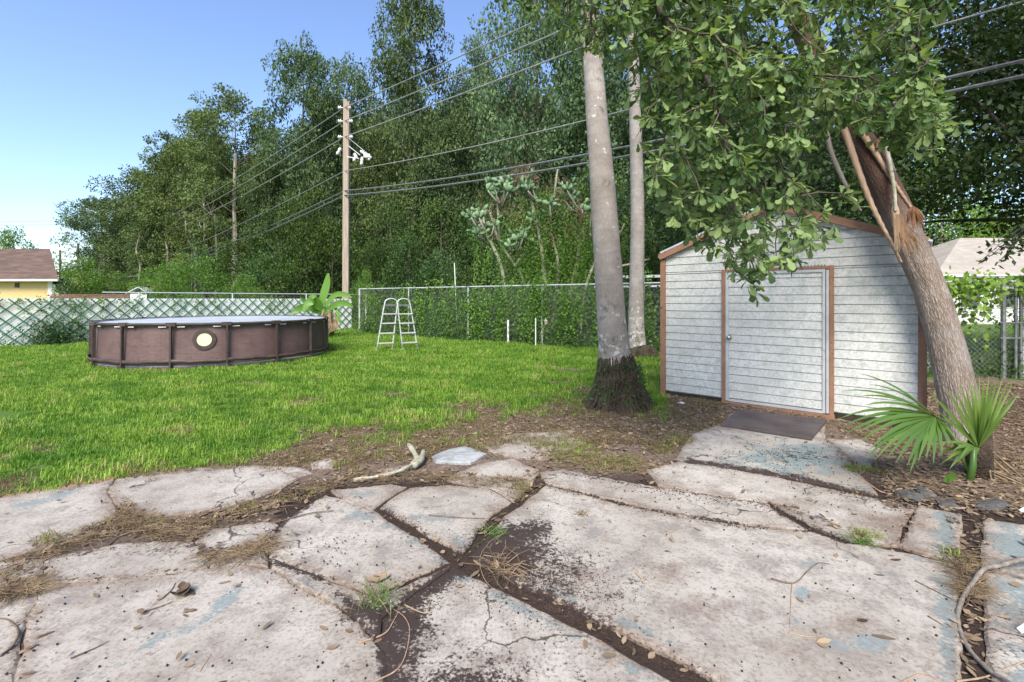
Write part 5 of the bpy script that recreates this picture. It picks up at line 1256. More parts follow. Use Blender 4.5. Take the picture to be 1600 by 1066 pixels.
T2 = [(x, y, k) for x, y, k in ((1450, 608, -.1), (1478, 606, .05), (1486, 618, -.1), (1492, 606, .1), (1500, 596, .0), (1508, 604, -.1), (1515, 590, .08), (1522, 598, -.02), (1530, 588, .1), (1537, 592, -.06), (1545, 588, .05), (1550, 594, -.1), (1558, 590, .0), (1566, 592, .1), (1574, 598, -.06), (1580, 603, .04), (1586, 612, -.1), (1592, 614, .1), (1575, 640, -.15), (1464, 640, -.15), (1500, 625, -.2), (1540, 610, -.2), (1560, 625, -.2))]
fan(hub2, pv(1518, 748, 3.8), T2, 0, .024, .10, (.45, .95), Vector((0, -1, .1)))
hub3 = pv(1524, 698, 3.78)
T3 = [(1478, 716, -.2), (1470, 722, -.1), (1484, 728, -.25), (1466, 706, .0), (1490, 700, -.2), (1475, 690, -.15), (1500, 712, -.3), (1460, 690, -.1)]
fan(hub3, pv(1518, 745, 3.8), T3, 0, .026, .3, (.3, .8), Vector((0, -.6, .8)))
m_ = MB().tube([Vector((-.04, 0, -.02)), Vector((-.01, 0, .12)), Vector((.0, 0, .27))], [.028, .024, .016], 8).build('stem', M['palmleaf'], pal, True)
st = MB().tube([Vector((.16, .12, -.05)), Vector((.16, .12, .2)), Vector((.18, .12, .42))], [.09, .085, .06], 12); st.build('stump', M['roots'], pal, True)
mb = MB()
for i in range(12):
    a = R.uniform(0, 6.28); p = Vector((.12+.08*math.cos(a), .08+.08*math.sin(a), R.uniform(.02, .35))); q = p + Vector((R.uniform(-.1, .25), R.uniform(-.2, .02), -R.uniform(.05, .3))); q.z = max(q.z, .01); mb.tube([p, p.lerp(q, .5), q], [.005, .008, .002], 4)
mb.build('dead_boots', M['stalk'], pal)['kind'] = 'stuff'

# ------------------------------------------------------------------ banana plant behind the pool
BB = Vector(at(512, 468, 17.8)); BB.z = 0; ban = empty('banana_plant', BB, 0, 'banana plant with one upright leaf and dead brown leaves behind the pool', 'banana plant')
def bleaf(pts, w_, mat, tint, name='leaf'):
    P = cubic([Vector(at(x, y, 17.8 + dy)) - BB for x, y, dy in pts], 5); n = len(P); V = []
    for i, p in enumerate(P):
        t = i/(n-1); ww = w_*math.sin(math.pi*min(.98, t*.9+.08))**.6; d = (P[min(i+1, n-1)]-P[max(0, i-1)]).normalized(); s = d.cross(Vector((.25, 1, .1))).normalized(); V += [tuple(p - s*ww + Vector((0, -.3*ww, 0))), tuple(p), tuple(p + s*ww + Vector((0, -.2*ww, 0)))]
    link(name, fastmesh(name, V, [(i*3+q, i*3+q+1, i*3+q+4, i*3+q+3) for i in range(n-1) for q in (0, 1)], M[mat], True, {'tint': np.full(len(V), tint)}), ban)
bleaf([(500, 482, 0), (506, 462, 0), (511, 444, 0), (513, 427, 0)], .17, 'banana', .7); bleaf([(508, 486, 0), (494, 470, -.2), (482, 474, -.3), (474, 488, -.4)], .16, 'banana', .5)
bleaf([(508, 480, 0), (522, 462, -.1), (538, 460, -.2), (550, 465, -.3)], .10, 'banana', .9); bleaf([(508, 488, 0), (525, 476, -.2), (540, 474, -.2), (552, 480, -.3)], .12, 'banana', .6)
bleaf([(500, 490, 0), (480, 480, .1), (465, 484, .1), (455, 492, 0)], .13, 'banana', .2); bleaf([(505, 485, 0), (490, 476, -.2), (486, 466, -.3), (494, 462, -.3)], .12, 'banana', .9); bleaf([(503, 490, 0), (492, 483, .2), (478, 472, .3), (470, 466, .3)], .12, 'banana', .1)
bleaf([(520, 478, 0), (528, 488, -.2), (530, 500, -.2), (534, 506, -.2)], .07, 'banana', 1.0)
for i in range(16):
    x = 508 + R.uniform(-6, 12); bleaf([(x, 485 + R.uniform(-4, 20), -.05), (x + R.uniform(-3, 9), 502, -.2), (x + R.uniform(-6, 10), 512, -.25), (x + R.uniform(-9, 14), 520 + R.uniform(-4, 4), -.2)], R.uniform(.03, .07), 'stalk', .5, 'dead_leaf')
MB().tube([Vector((-.1, 0, -.05)), Vector((-.12, 0, .5)), Vector((-.1, 0, 1.15))], [.11, .09, .05], 10).build('stem', M['banana'], ban, True)
MB().tube([Vector((.15, 0, -.05)), Vector((.18, 0, .5)), Vector((.15, 0, .95))], [.09, .07, .04], 10).build('stem', M['banana'], ban, True)

# ------------------------------------------------------------------ right fence with its hedge of creeper
RG0 = Vector((7.0, 8.9, 0)); RG1 = Vector((14.5, 8.2, 0))
rf = chainlink('chain_link_fence', RG0, RG1, 1.75, 2.4, 'vine covered chain link fence and gate posts right of the leaning palm', .09, wr=.004)
d_ = RG1 - RG0
for px_ in (1563, 1582, 1590):
    k = (px_-800)/F; s = (k*RG0.y - RG0.x)/(d_.normalized().x - k*d_.normalized().y)
    MB().tube([(s, -.06, -.05), (s, -.06, 1.72)], .038 if px_ == 1563 else .024, 8).build('gate_post', M['galv_dark'], rf)
for z in (1.0, .72): MB().tube([(s-.35, -.06, z), (s+.5, -.06, z)], .02, 6).build('gate_rail', M['galv_dark'], rf)
def hv(r):
    s = r.uniform(0, 7); p = RG0 + d_.normalized()*s; o = r.normal()*.22; return (p.x, p.y + o, 1.88 - abs(o)*.3 + r.uniform(-.12, .06)), r.uniform(.1, .42) if r.uniform() < .85 else r.uniform(.4, 1.2), r.uniform(.1, .9)
hedge = link('hedge_vine', strands(560, hv, 51, .105, 'brightleaf', step=.05, jit=.07)); tag(hedge, 'bright green creeper capping the right chain link fence', 'vine')
def hb(r):
    s = r.uniform(-.3, 7); p = RG0 + d_.normalized()*s; h = r.uniform(.1, .6); return (p.x, p.y + r.uniform(-.3, .4), h), h, r.uniform(0, .4)
hb_ = link('right_weeds', strands(210, hb, 52, .07, 'shleaf')); hb_['kind'] = 'stuff'; hb_['label'] = 'dark weeds at the foot of the right fence'
# ------------------------------------------------------------------ grass
def blades_mesh(name, seed, n, h, sp, mat, w_=.004, flat=0.0):
    r = np.random.default_rng(seed); V = []; Fc = []
    for i in range(n):
        a = r.uniform(0, 6.28); b = r.uniform(0, 6.28); p = np.array([math.cos(b), math.sin(b), 0])*sp*r.uniform(0, 1)**.5; L = h*r.uniform(.5, 1.2); lean = r.uniform(.15, .9) + flat; d = np.array([math.cos(a), math.sin(a), 0]); s = np.array([-d[1], d[0], 0])*w_*r.uniform(.6, 1.2)
        o = len(V); m_ = p + d*L*lean*.35 + np.array([0, 0, L*.65*(1-flat*.6)]); t = p + d*L*lean + np.array([0, 0, L*(1 - lean*.45)*(1-flat*.75)])
        V += [p-s, p+s, m_+s*.8, m_-s*.8, t]; Fc += [(o, o+1, o+2), (o, o+2, o+3), (o+3, o+2, o+4)]
    return fastmesh(name, V, Fc, M[mat], True)
src = bpy.data.collections.new('tuft_sources')
def scatter(name, P, rot, scl, tint, meshes, label):
    c = bpy.data.collections.new(name + '_set')
    for i, me in enumerate(meshes): c.objects.link(bpy.data.objects.new('%s_tuft_%d' % (name, i), me))
    me = bpy.data.meshes.new(name); me.vertices.add(len(P)); me.vertices.foreach_set('co', np.asarray(P, np.float32).ravel())
    for an, av in (('rz', rot), ('scl', scl), ('tint', tint)):
        a = me.attributes.new(an, 'FLOAT', 'POINT'); a.data.foreach_set('value', np.asarray(av, np.float32))
    me.update(); o = link(name, me); o['kind'] = 'stuff'; o['label'] = label
    ng = bpy.data.node_groups.new(name, 'GeometryNodeTree'); ng.interface.new_socket('Geometry', in_out='INPUT', socket_type='NodeSocketGeometry'); ng.interface.new_socket('Geometry', in_out='OUTPUT', socket_type='NodeSocketGeometry')
    N = ng.nodes.new; gi = N('NodeGroupInput'); go = N('NodeGroupOutput'); ip = N('GeometryNodeInstanceOnPoints'); ci = N('GeometryNodeCollectionInfo'); mp = N('GeometryNodeMeshToPoints')
    ci.inputs[0].default_value = c; ci.inputs['Separate Children'].default_value = True; ci.inputs['Reset Children'].default_value = True
    def na(n_): x = N('GeometryNodeInputNamedAttribute'); x.data_type = 'FLOAT'; x.inputs[0].default_value = n_; return x.outputs[0]
    cx_ = N('ShaderNodeCombineXYZ'); L = ng.links.new; L(na('rz'), cx_.inputs[2]); L(gi.outputs[0], mp.inputs[0]); L(mp.outputs[0], ip.inputs['Points']); L(ci.outputs[0], ip.inputs['Instance'])
    ip.inputs['Pick Instance'].default_value = True; L(cx_.outputs[0], ip.inputs['Rotation']); L(na('scl'), ip.inputs['Scale']); L(ip.outputs[0], go.inputs[0])
    m_ = o.modifiers.new('scatter', 'NODES'); m_.node_group = ng
    return o
rg = np.random.default_rng(99)
gm = [blades_mesh('tuft', s, 16, .055, .055, 'grass', .0030) for s in range(3)] + [blades_mesh('tuft', 9, 12, .085, .05, 'grass', .0034), blades_mesh('tuft', 10, 18, .035, .06, 'grass', .0034, .2)]
def field(n, x0, x1, y0, y1):
    return rg.uniform(x0, x1, n), rg.uniform(y0, y1, n)
slabs_world = [[g(x, y, .03)[:2] for x, y in poly] for poly in SL.values()]
def on_slab(X, Y):
    m_ = np.zeros(len(X), bool)
    for p in slabs_world: m_ |= inside(p, X, Y)
    return m_
SLW = dict(zip(SL.keys(), slabs_world)); SZ = {k: .017 for k in SL}; SZ.update({'R1': .024, 'L2': .016, 'L1': .014, 'S1': .014, 'S5': .012, 'R8': .015})
def TZ(X, Y):                                # height of the surface under a point
    a, b = np.array([X]), np.array([Y])
    for k_, p_ in SLW.items():
        if inside(p_, a, b)[0]: return SZ[k_] + .001
    return float(gz(X, Y)[0]) + .002
AX, AY = [], []
for (x0, x1, y0, y1, per) in ((-6, 2.8, 2.7, 6, 620), (-10, 3.6, 6, 9, 430), (-15, 4.6, 9, 14, 230), (-20, 4.6, 14, 24, 110), (6.5, 16, 8.9, 13, 150), (8, 40, 13, 30, 10), (-24, -10, 6, 14, 40)):
    n = int((x1-x0)*(y1-y0)*per); x, y = field(n, x0, x1, y0, y1); d = lawn_density(x, y); px_, py_ = topx(x, y)
    keep = (rg.uniform(0, 1, n) < d*(.82 + .35*fbm(x, y, 1.3, 31))) & (px_ > -330) & (px_ < 1900) & (np.hypot(x-PC.x, y-PC.y) > PR-.02)
    # beyond the lattice or back fence: nothing to sow
    sd_ = (x-Q0.x)*LDv.y - (y-Q0.y)*LDv.x; sf = (x-C0.x)*fd.y - (y-C0.y)*fd.x
    keep &= ~((x < 5) & (((sd_ > 0) & (x < Q0.x)) | ((sf < 0) & (x > C0.x))))
    keep &= ~on_slab(x, y); keep &= ~((np.abs(x) > 60)); AX.append(x[keep]); AY.append(y[keep])
AX = np.concatenate(AX); AY = np.concatenate(AY); n = len(AX); Z = gz(AX, AY); pt = fbm(AX, AY, .6, 61); pt2 = fbm(AX, AY, 2.5, 62)
far = np.clip((AY-5)/12, 0, 1)
scatter('lawn_grass', np.stack([AX, AY, Z-.004], 1), rg.uniform(0, 6.28, n), (.75 + .5*far + .35*pt + rg.uniform(0, .5, n)), np.clip(.42 + .6*pt + .5*pt2 + rg.uniform(-.3, .3, n), 0, 1), gm, 'bright green patchy lawn grass')
print('lawn tufts', n)
# sparse straw and weeds over litter and patches
sm = [blades_mesh('straw', s, 14, .07, .06, 'straw', .0022, .55) for s in range(3)]
x, y = field(60000, -5, 7.5, 2.0, 7.4); px_, py_ = topx(x, y)
pd_ = patch_density(x, y); ld = lawn_density(x, y); patio_top = np.interp(px_, [-400, 0, 200, 430, 700, 850, 1050, 1130, 1300, 1700], [790, 775, 750, 728, 720, 690, 700, 660, 670, 770])
edge = np.exp(-((py_-patio_top)/14)**2)*.35
DEB = [([(0, 905), (60, 868), (130, 840), (210, 815), (300, 822), (420, 790), (500, 760), (560, 742)], 13, 1.0), ([(190, 795), (240, 830), (300, 830)], 14, .9), ([(320, 870), (400, 860), (420, 845)], 12, .7), ([(0, 925), (60, 915)], 10, .6), ([(560, 745), (700, 745), (840, 760)], 10, .5), ([(1205, 790), (1300, 825), (1350, 842)], 7, .6), ([(835, 740), (815, 780)], 12, .5), ([(850, 712), (1020, 730)], 14, .8), ([(1500, 860), (1520, 930)], 12, .6)]
deb = np.zeros(len(x))
for s in DEB: deb = np.maximum(deb, S_stroke(px_, py_, *s))
blob = S_blob(px_, py_, 790, 900, 35, 30, .0)
prob = np.clip(pd_*.9 + edge + deb*.55 + np.where((ld < .6) & (py_ < patio_top) & (px_ < 1130), .42, 0) + np.where((px_ > 1330) & (py_ < 790) & (py_ > 640), .15, 0) , 0, 1)
prob = np.where((py_ > patio_top) & (deb < .2) & (pd_ < .2), prob*.05, prob)
onS = on_slab(x, y)
k = (rg.uniform(0, 1, len(x)) < prob*.55) & ~((np.abs(x-3.4) < 1.2) & (y > 6.8)); x, y, px_, py_, pd_, onS = x[k], y[k], px_[k], py_[k], pd_[k], onS[k]
# keep clear of the shed interior
lx = (x-SA.x)*SU.x + (y-SA.y)*SU.y; ly = -(x-SA.x)*SU.y + (y-SA.y)*SU.x
k = ~((lx > -.05) & (lx < SW+.05) & (ly > -.05)); x, y, px_, py_, pd_, onS = x[k], y[k], px_[k], py_[k], pd_[k], onS[k]
n = len(x); z = np.where(onS, .017, gz(x, y)); tn = np.clip(.25 + rg.uniform(-.3, .35, n) + pd_*.55 + .3*fbm(x, y, 2, 12), 0, 1)
scatter('dry_grass', np.stack([x, y, z-.003], 1), rg.uniform(0, 6.28, n), rg.uniform(.5, 1.15, n), tn, sm, 'dry straw-like grass along the patio edge and joints')
k = rg.uniform(0, 1, n) < np.clip(pd_*1.2, 0, .8)
scatter('weeds', np.stack([x, y, z-.003], 1)[k], rg.uniform(0, 6.28, k.sum()), rg.uniform(.45, .9, k.sum()), rg.uniform(0, .8, k.sum()), gm, 'green weeds in the patio joints and the litter')

# ------------------------------------------------------------------ leaf litter
def litter(P, L, name, label, mat='litter', seed=1, wf=(.25, .6)):
    r = np.random.default_rng(seed); n = len(P); a = r.uniform(0, 6.28, n); D = np.stack([np.cos(a), np.sin(a), r.uniform(-.25, .35, n)], 1); D = unit(D); N = unit(np.stack([r.normal(size=n)*.35, r.normal(size=n)*.35, np.ones(n)], 1)); S = unit(np.cross(D, N)); N = np.cross(S, D)
    W = L*r.uniform(*wf, n); L_ = L[:, None]; W_ = W[:, None]; cu = (r.uniform(.0, .35, n)*L)[:, None]
    P = P + np.array([0, 0, .004])
    rows = []
    for t, wd, cz in ((0, .06, .3), (.3, .8, .02), (.65, .9, 0), (1, .08, .5)):
        c_ = P + D*L_*(t-.5) + N*cu*cz; rows += [c_ - S*W_*.5*wd + N*cu*.5*wd, c_ + S*W_*.5*wd + N*cu*.35*wd]
    V = np.stack(rows, 1).reshape(-1, 3); base = np.arange(n)[:, None]*8
    Fc = np.concatenate([base + np.array([[q, q+1, q+3, q+2]]) for q in (0, 2, 4)])
    o = link(name, fastmesh(name, V, Fc, M[mat], True, {'tint': np.repeat(r.uniform(0, 1, n), 8)})); o['kind'] = 'stuff'; o['label'] = label; return o
x, y = field(260000, -5, 8.5, 1.8, 8.2); px_, py_ = topx(x, y)
ld = lawn_density(x, y); deb = np.zeros(len(x))
for s in DEB: deb = np.maximum(deb, S_stroke(px_, py_, *s))
patio_top = np.interp(px_, [-400, 0, 200, 430, 700, 850, 1050, 1130, 1300, 1345, 1400, 1500, 1700], [790, 778, 752, 732, 725, 700, 710, 660, 655, 720, 780, 800, 830])
soil = np.where((py_ < patio_top) & (ld < .75), .8*(1-ld*.7)*(.55+.7*fbm(x, y, 1.2, 71)), 0); soil = np.where(px_ < 380, soil*.4, soil)
gap = np.where((py_ > patio_top), .10, 0); onS = on_slab(x, y)
pr = np.where(onS, deb*.75 + .008, np.maximum(soil*1.0, gap + deb*1.1))
pr = np.where((px_ > 1380) & (py_ < 800) & (py_ > 600), np.maximum(pr, .75), pr)
pr = np.where((px_ > 1480) & (px_ < 1545) & (py_ > 800), np.maximum(pr, .35), pr)
pr = np.maximum(pr, np.where(ld > .75, .02, 0))
k = (rg.uniform(0, 1, len(x)) < np.clip(pr, 0, 1)*.75); x, y, onS = x[k], y[k], onS[k]
lx = (x-SA.x)*SU.x + (y-SA.y)*SU.y; ly = -(x-SA.x)*SU.y + (y-SA.y)*SU.x; k = ~((lx > -.05) & (lx < SW+.05) & (ly > -.06)); x, y, onS = x[k], y[k], onS[k]
n = len(x); z = np.where(onS, .018, gz(x, y)) + rg.uniform(0, .014, n)
litter(np.stack([x, y, z], 1), rg.uniform(.012, .065, n)*rg.uniform(.5,1.15,n), 'leaf_litter', 'fallen dry leaves and debris on soil and in joints'); print('litter', n)
# needles and straws lying about
def sticks(n, f, name, label, rad, mat, seed):
    r = random.Random(seed); mb = MB()
    for i in range(n):
        x, y, z, L = f(r); a = r.uniform(0, 6.28); b = a + r.uniform(-.7, .7); p = Vector((x, y, z)); q = p + Vector((math.cos(a), math.sin(a), r.uniform(-.02, .12)))*L*.5; s = q + Vector((math.cos(b), math.sin(b), r.uniform(-.15, .05)))*L*.5; s.z = max(s.z, z)
        rr = rad*r.uniform(.5, 1.3); mb.tube([p, q, s], [rr, rr*.8, rr*.4], 3, False)
    o = mb.build(name, M[mat]); o['kind'] = 'stuff'; o['label'] = label
def fdeb(r):
    while True:
        sname = r.choice(DEB[:5] + DEB[7:]); pts, wd, s = sname; i = r.randrange(len(pts)-1); t = r.random(); px = pts[i][0]*(1-t)+pts[i+1][0]*t + r.gauss(0, wd*.9); py = pts[i][1]*(1-t)+pts[i+1][1]*t + r.gauss(0, wd*.45)
        if py > 640: break
    X, Y, _ = g(px, py, .035); return X, Y, .02 + r.uniform(0, .02), r.uniform(.05, .16)
sticks(2600, fdeb, 'dry_stalks', 'thin dry stalks matted in the patio joints', .0016, 'stalk', 3)
def fsoil(r):
    while True:
        px = r.uniform(400, 1600); py = r.uniform(625, 800)
        if py < np.interp(px, [400, 600, 850, 1050, 1130, 1330, 1400, 1600], [735, 735, 700, 700, 655, 660, 780, 800]) and (px > 1380 or px < 1100): break
    X, Y, _ = g(px, py); return X, Y, .005 + r.uniform(0, .02), r.uniform(.04, .2)
sticks(1500, fsoil, 'twig_litter', 'small twigs scattered over the bare soil', .0020, 'stalk', 4)
# black berries
bm = MB(); r = random.Random(9)
def octa(mb, p, s): 
    x, y, z = p; mb.add([(x+s, y, z), (x-s, y, z), (x, y+s, z), (x, y-s, z), (x, y, z+s), (x, y, z-s)], [(0,2,4),(2,1,4),(1,3,4),(3,0,4),(2,0,5),(1,2,5),(3,1,5),(0,3,5)])
def ball(mb, p, s): mb.lathe([(s*.02, -s*.9), (s*.8, -s*.5), (s, .1*s), (s*.7, s*.7), (s*.05, s)], 7, p)
def strk(pts, wd):
    i = r.randrange(len(pts)-1); t = r.random(); return pts[i][0]*(1-t)+pts[i+1][0]*t + r.gauss(0, wd), pts[i][1]*(1-t)+pts[i+1][1]*t + r.gauss(0, wd*.5)
for i in range(900):
    u = r.random()
    if u < .30: px, py = r.gauss(1200, 75), r.gauss(708, 18)
    elif u < .36: px, py = strk([(1150, 680), (1280, 690), (1350, 740)], 30)
    elif u < .50: px, py = strk([(870, 740), (1000, 760), (1100, 780), (1200, 790)], 8)
    elif u < .62: px, py = strk([(850, 757), (905, 770), (1010, 795), (1128, 815), (1200, 824)], 4)
    elif u < .70: px, py = strk([(1200, 740), (1300, 765), (1400, 790)], 18)
    elif u < .73: px, py = r.gauss(480, 90), r.gauss(845, 30)
    elif u < .76: px, py = r.uniform(430, 560), r.uniform(825, 880)
    else: px, py = r.uniform(0, 1500), r.uniform(735, 1060)
    if py < 668 or (py < 735 and px < 1040): continue
    X, Y, _ = g(px, py, .035); s = r.uniform(.0026, .0052); ball(bm, (X, Y, TZ(X, Y) + s*.7), s)
o = bm.build('berries', M['berry'], None, True); o['kind'] = 'stuff'; o['label'] = 'small black fallen berries scattered on the slabs'
# black crumbs in the open joint and damp corners
bm = MB()
for i in range(5200):
    u = r.random()
    if u < .42: px, py = strk([(610, 800), (703, 866), (800, 912), (900, 958), (1100, 1056)], 7)
    elif u < .72: px, py = r.gauss(810, 42), r.gauss(880, 30)
    elif u < .85: px, py = strk([(560, 955), (640, 950), (700, 900)], 16)
    else: px, py = r.gauss(900, 60), r.gauss(920, 30)
    X, Y, _ = g(px, py, .03); z = TZ(X, Y); s = r.uniform(.0015, .0042); octa(bm, (X, Y, z), s)
for i in range(9000):                          # crumbs gathered along the slab edges
    P_l = slabs_world[r.randrange(len(slabs_world))]; q = r.randrange(len(P_l)); a = P_l[q]; b = P_l[(q+1) % len(P_l)]; t = r.random(); L_ = math.hypot(b[0]-a[0], b[1]-a[1])
    if r.random() > L_*1.3 or min(a[1], b[1]) < 1.6: continue
    X = a[0]*(1-t)+b[0]*t + r.gauss(0, .035); Y = a[1]*(1-t)+b[1]*t + r.gauss(0, .035); octa(bm, (X, Y, TZ(X, Y)), r.uniform(.0012, .0045)*r.uniform(.5, 1.2))
o = bm.build('soil_crumbs', M['crumb'])
a = o.data.attributes.new('tint', 'FLOAT', 'POINT'); a.data.foreach_set('value', np.repeat(rg.uniform(-.0, .35, len(o.data.vertices)//6), 6).astype(np.float32)); o['kind'] = 'stuff'; o['label'] = 'dark crumbs of soil in the wide joint'

# ------------------------------------------------------------------ single things on the ground
def zp(px, py): 
    p = g(px, py, .035); return Vector((p[0], p[1], TZ(p[0], p[1])))
def path(pxs, rad, mat, name, label, cat, lift=.0, n=6, group=None, seg=8, taper=.4):
    P = [zp(x, y) + Vector((0, 0, lift + (q[0] if q else 0))) for x, y, *q in pxs]; c = cubic(P, n); o0 = c[0].copy()
    o = MB().tube([p - o0 for p in c], [rad*(1-(1-taper)*j/len(c))*(1+.12*math.sin(j*1.9)) for j in range(len(c))], seg).build(name, M[mat], None, True, loc=o0); tag(o, label, cat, group); return o
br = path([(1650, 885, .06), (1600, 888, .05), (1562, 890, .04), (1538, 897, .03), (1517, 915, .02), (1502, 937, .01), (1496, 958, .0), (1502, 985, .0), (1516, 1010, .0), (1545, 1040, .0), (1575, 1064, .0), (1610, 1095)], .012, 'greywood', 'fallen_branch', 'long grey curved root-like branch over the dark joint at the right edge', 'branch', .016, taper=.55)
fb_ = empty('broken_branch', zp(560, 744), 0, 'pale broken branch with knobbly fork lying on the patio edge', 'branch'); O = fb_.location
c = cubic([zp(553, 748) + Vector((0, 0, .02)), zp(590, 744) + Vector((0, 0, .03)), zp(625, 739) + Vector((0, 0, .035)), zp(646, 728) + Vector((0, 0, .05))], 6); MB().tube([p - O for p in c], [.015 + .004*math.sin(i) for i in range(len(c))], 10).build('bough', M['palestick'], fb_, True)
c = cubic([zp(646, 730) + Vector((0, 0, .045)), zp(652, 722) + Vector((0, 0, .05)), zp(644, 712) + Vector((0, 0, .09)), zp(638, 706) + Vector((0, 0, .10))], 5); MB().tube([p - O for p in c], [.026, .037, .038, .032, .028, .03, .027, .022, .02, .023, .025, .026, .025, .022, .02, .014][:len(c)], 10).build('fork', M['palestick'], fb_, True)
c = cubic([zp(648, 728) + Vector((0, 0, .04)), zp(658, 722) + Vector((0, 0, .06)), zp(662, 712) + Vector((0, 0, .07))], 5); MB().tube([p - O for p in c], [.032]*6 + [.022]*5, 9).build('fork', M['palestick'], fb_, True)
def flat_stone(poly, z, h, label, mat='stone', name='flat_stone'):
    P = [g(x, y, z) for x, y in poly]; cx_ = sum(p[0] for p in P)/len(P); cy_ = sum(p[1] for p in P)/len(P); n = len(P); rr = random.Random(label); top = []; V = []
    Q = []
    for a, b in zip(P, P[1:]+P[:1]):
        for t in (0, .33, .66): Q.append((a[0]*(1-t)+b[0]*t + rr.uniform(-.01, .01), a[1]*(1-t)+b[1]*t + rr.uniform(-.01, .01)))
    n = len(Q)
    for s_, zz in ((1.0, -.03), (1.0, z-.012), (.93, z+.0), (.6, z+h), (.25, z+h*1.1)): V += [((x-cx_)*s_, (y-cy_)*s_, zz + (rr.uniform(-.004, .004) if zz > 0 else 0)) for x, y in Q]
    V.append((0, 0, z+h*1.1)); Fc = [(j*n+i, j*n+(i+1) % n, (j+1)*n+(i+1) % n, (j+1)*n+i) for j in range(4) for i in range(n)] + [(4*n+i, 4*n+(i+1) % n, 5*n) for i in range(n)]
    m_ = MB(); m_.add(V, Fc); o = m_.build(name, M[mat], loc=(cx_, cy_, 0)); tag(o, label, 'stone'); return o
flat_stone([(674, 712), (700, 702), (728, 696), (762, 707), (735, 722), (700, 721), (678, 719)], .028, .008, 'flat grey stone slab standing out between branch and grass patch')
flat_stone([(1392, 762), (1420, 765), (1450, 775), (1440, 782), (1410, 776)], .016, .008, 'grey flat stone on the patio edge nearest the shed ramp, in the litter', 'stone_dark')
flat_stone([(1424, 758), (1445, 762), (1462, 772), (1448, 776), (1430, 768)], .02, .012, 'small raised grey stone left of the fan palm stem', 'stone_dark')
flat_stone([(1520, 782), (1560, 778), (1578, 786), (1560, 796), (1525, 792)], .016, .01, 'grey broken stone at the litter edge below the fan palm', 'stone_dark')
flat_stone([(1455, 778), (1490, 780), (1500, 792), (1470, 792)], .012, .006, 'low dark stone right of the two grey stones in the litter', 'stone_dark')
for (x, y, a, s, l) in ((1600, 791, .2, .04, 'white plastic scrap at the right edge in the litter'), (1600, 978, .3, .035, 'white plastic scrap on the blue slab at the right edge'), (1064, 629, -.6, .05, 'white sliver before the left shed corner'), (990, 640, .1, .05, 'white scrap at the right foot of the palm root base')):
    p = zp(x, y); m_ = MB(); V = [(-s, -s*.25, .004), (s*.9, -s*.3, .012), (s, s*.2, .02), (-s*.8, s*.3, .01), (0, 0, .03)]; V += [(a_, b_, c_-.006) for a_, b_, c_ in V]; m_.add(V, [(0,1,4),(1,2,4),(2,3,4),(3,0,4),(6,5,9),(7,6,9),(8,7,9),(5,8,9),(0,5,6,1),(1,6,7,2),(2,7,8,3),(3,8,5,0)]); o = m_.build('plastic_scrap', M['whiteplastic'], loc=p, rot=(0, 0, a)); tag(o, l, 'scrap')
# single leaves on the slabs
def leaf_mesh(seed, L, W, curl, tint):
    r = random.Random(seed); V = []; n = 8
    for i in range(n):
        t = i/(n-1); w_ = W*math.sin(math.pi*min(.97, t*.93+.05))**.8; curl_ = curl*.45; z = curl_*(t-.5)**2*1.6 + .002
        V += [(L*(t-.5), -w_*.5, z + curl_*.5*w_/W*r.uniform(.5, 1)), (L*(t-.5), 0, z), (L*(t-.5), w_*.5, z + curl_*.4*w_/W*r.uniform(.3, 1))]
    return fastmesh('fallen_leaf', V, [(i*3+q, i*3+q+1, i*3+q+4, i*3+q+3) for i in range(n-1) for q in (0, 1)], M['litter'], True, {'tint': np.full(n*3, tint)})
for (x, y, a, L, W, cu, tn, l) in ((590, 900, .4, .12, .075, .05, .95, 'largest pale tan curled leaf beside the green weed tuft'), (1250, 837, 1.2, .045, .03, .012, 1.0, 'yellow leaf below the brown stained slab corner'), (1285, 1003, 1.1, .06, .04, .02, .85, 'tan curled leaf on the large right slab, lowest but one'),
        (1348, 967, .1, .05, .025, .004, 0, 'dark oval leaf on the large right slab'), (1381, 993, -.3, .085, .025, .006, .35, 'long brown leaf on the large right slab'), (1374, 896, -.3, .05, .014, .006, .4, 'narrow brown leaf in the middle of the large right slab'), (1517, 845, -.2, .05, .02, .015, 1.0, 'pale leaf in the dark joint at the right'),
        (1570, 959, -.1, .05, .022, .015, .95, 'orange tan leaf on the blue slab at the right'), (1393, 866, -.3, .03, .016, .008, .7, 'small pinkish leaf near the edge of the brown stain'), (1516, 985, -.6, .08, .05, .03, .7, 'broad brown leaf under the curved branch'), (220, 755, .1, .05, .02, .006, .1, 'dark leaf on the far left slab beside the crack'),
        (295, 1033, .4, .035, .02, .01, .85, 'small tan leaf on the large lower left slab'), (343, 1061, .5, .045, .02, .012, .05, 'dark leaf at the bottom edge on the lower left slab'), (16, 843, .0, .035, .02, .006, .4, 'small brown leaf at the left edge on the blue slab')):
    o = link('fallen_leaf', leaf_mesh(int(x), L, W, cu, tn), loc=zp(x, y) + Vector((0, 0, .001)), rot=(0, 0, a)); tag(o, l, 'leaf')
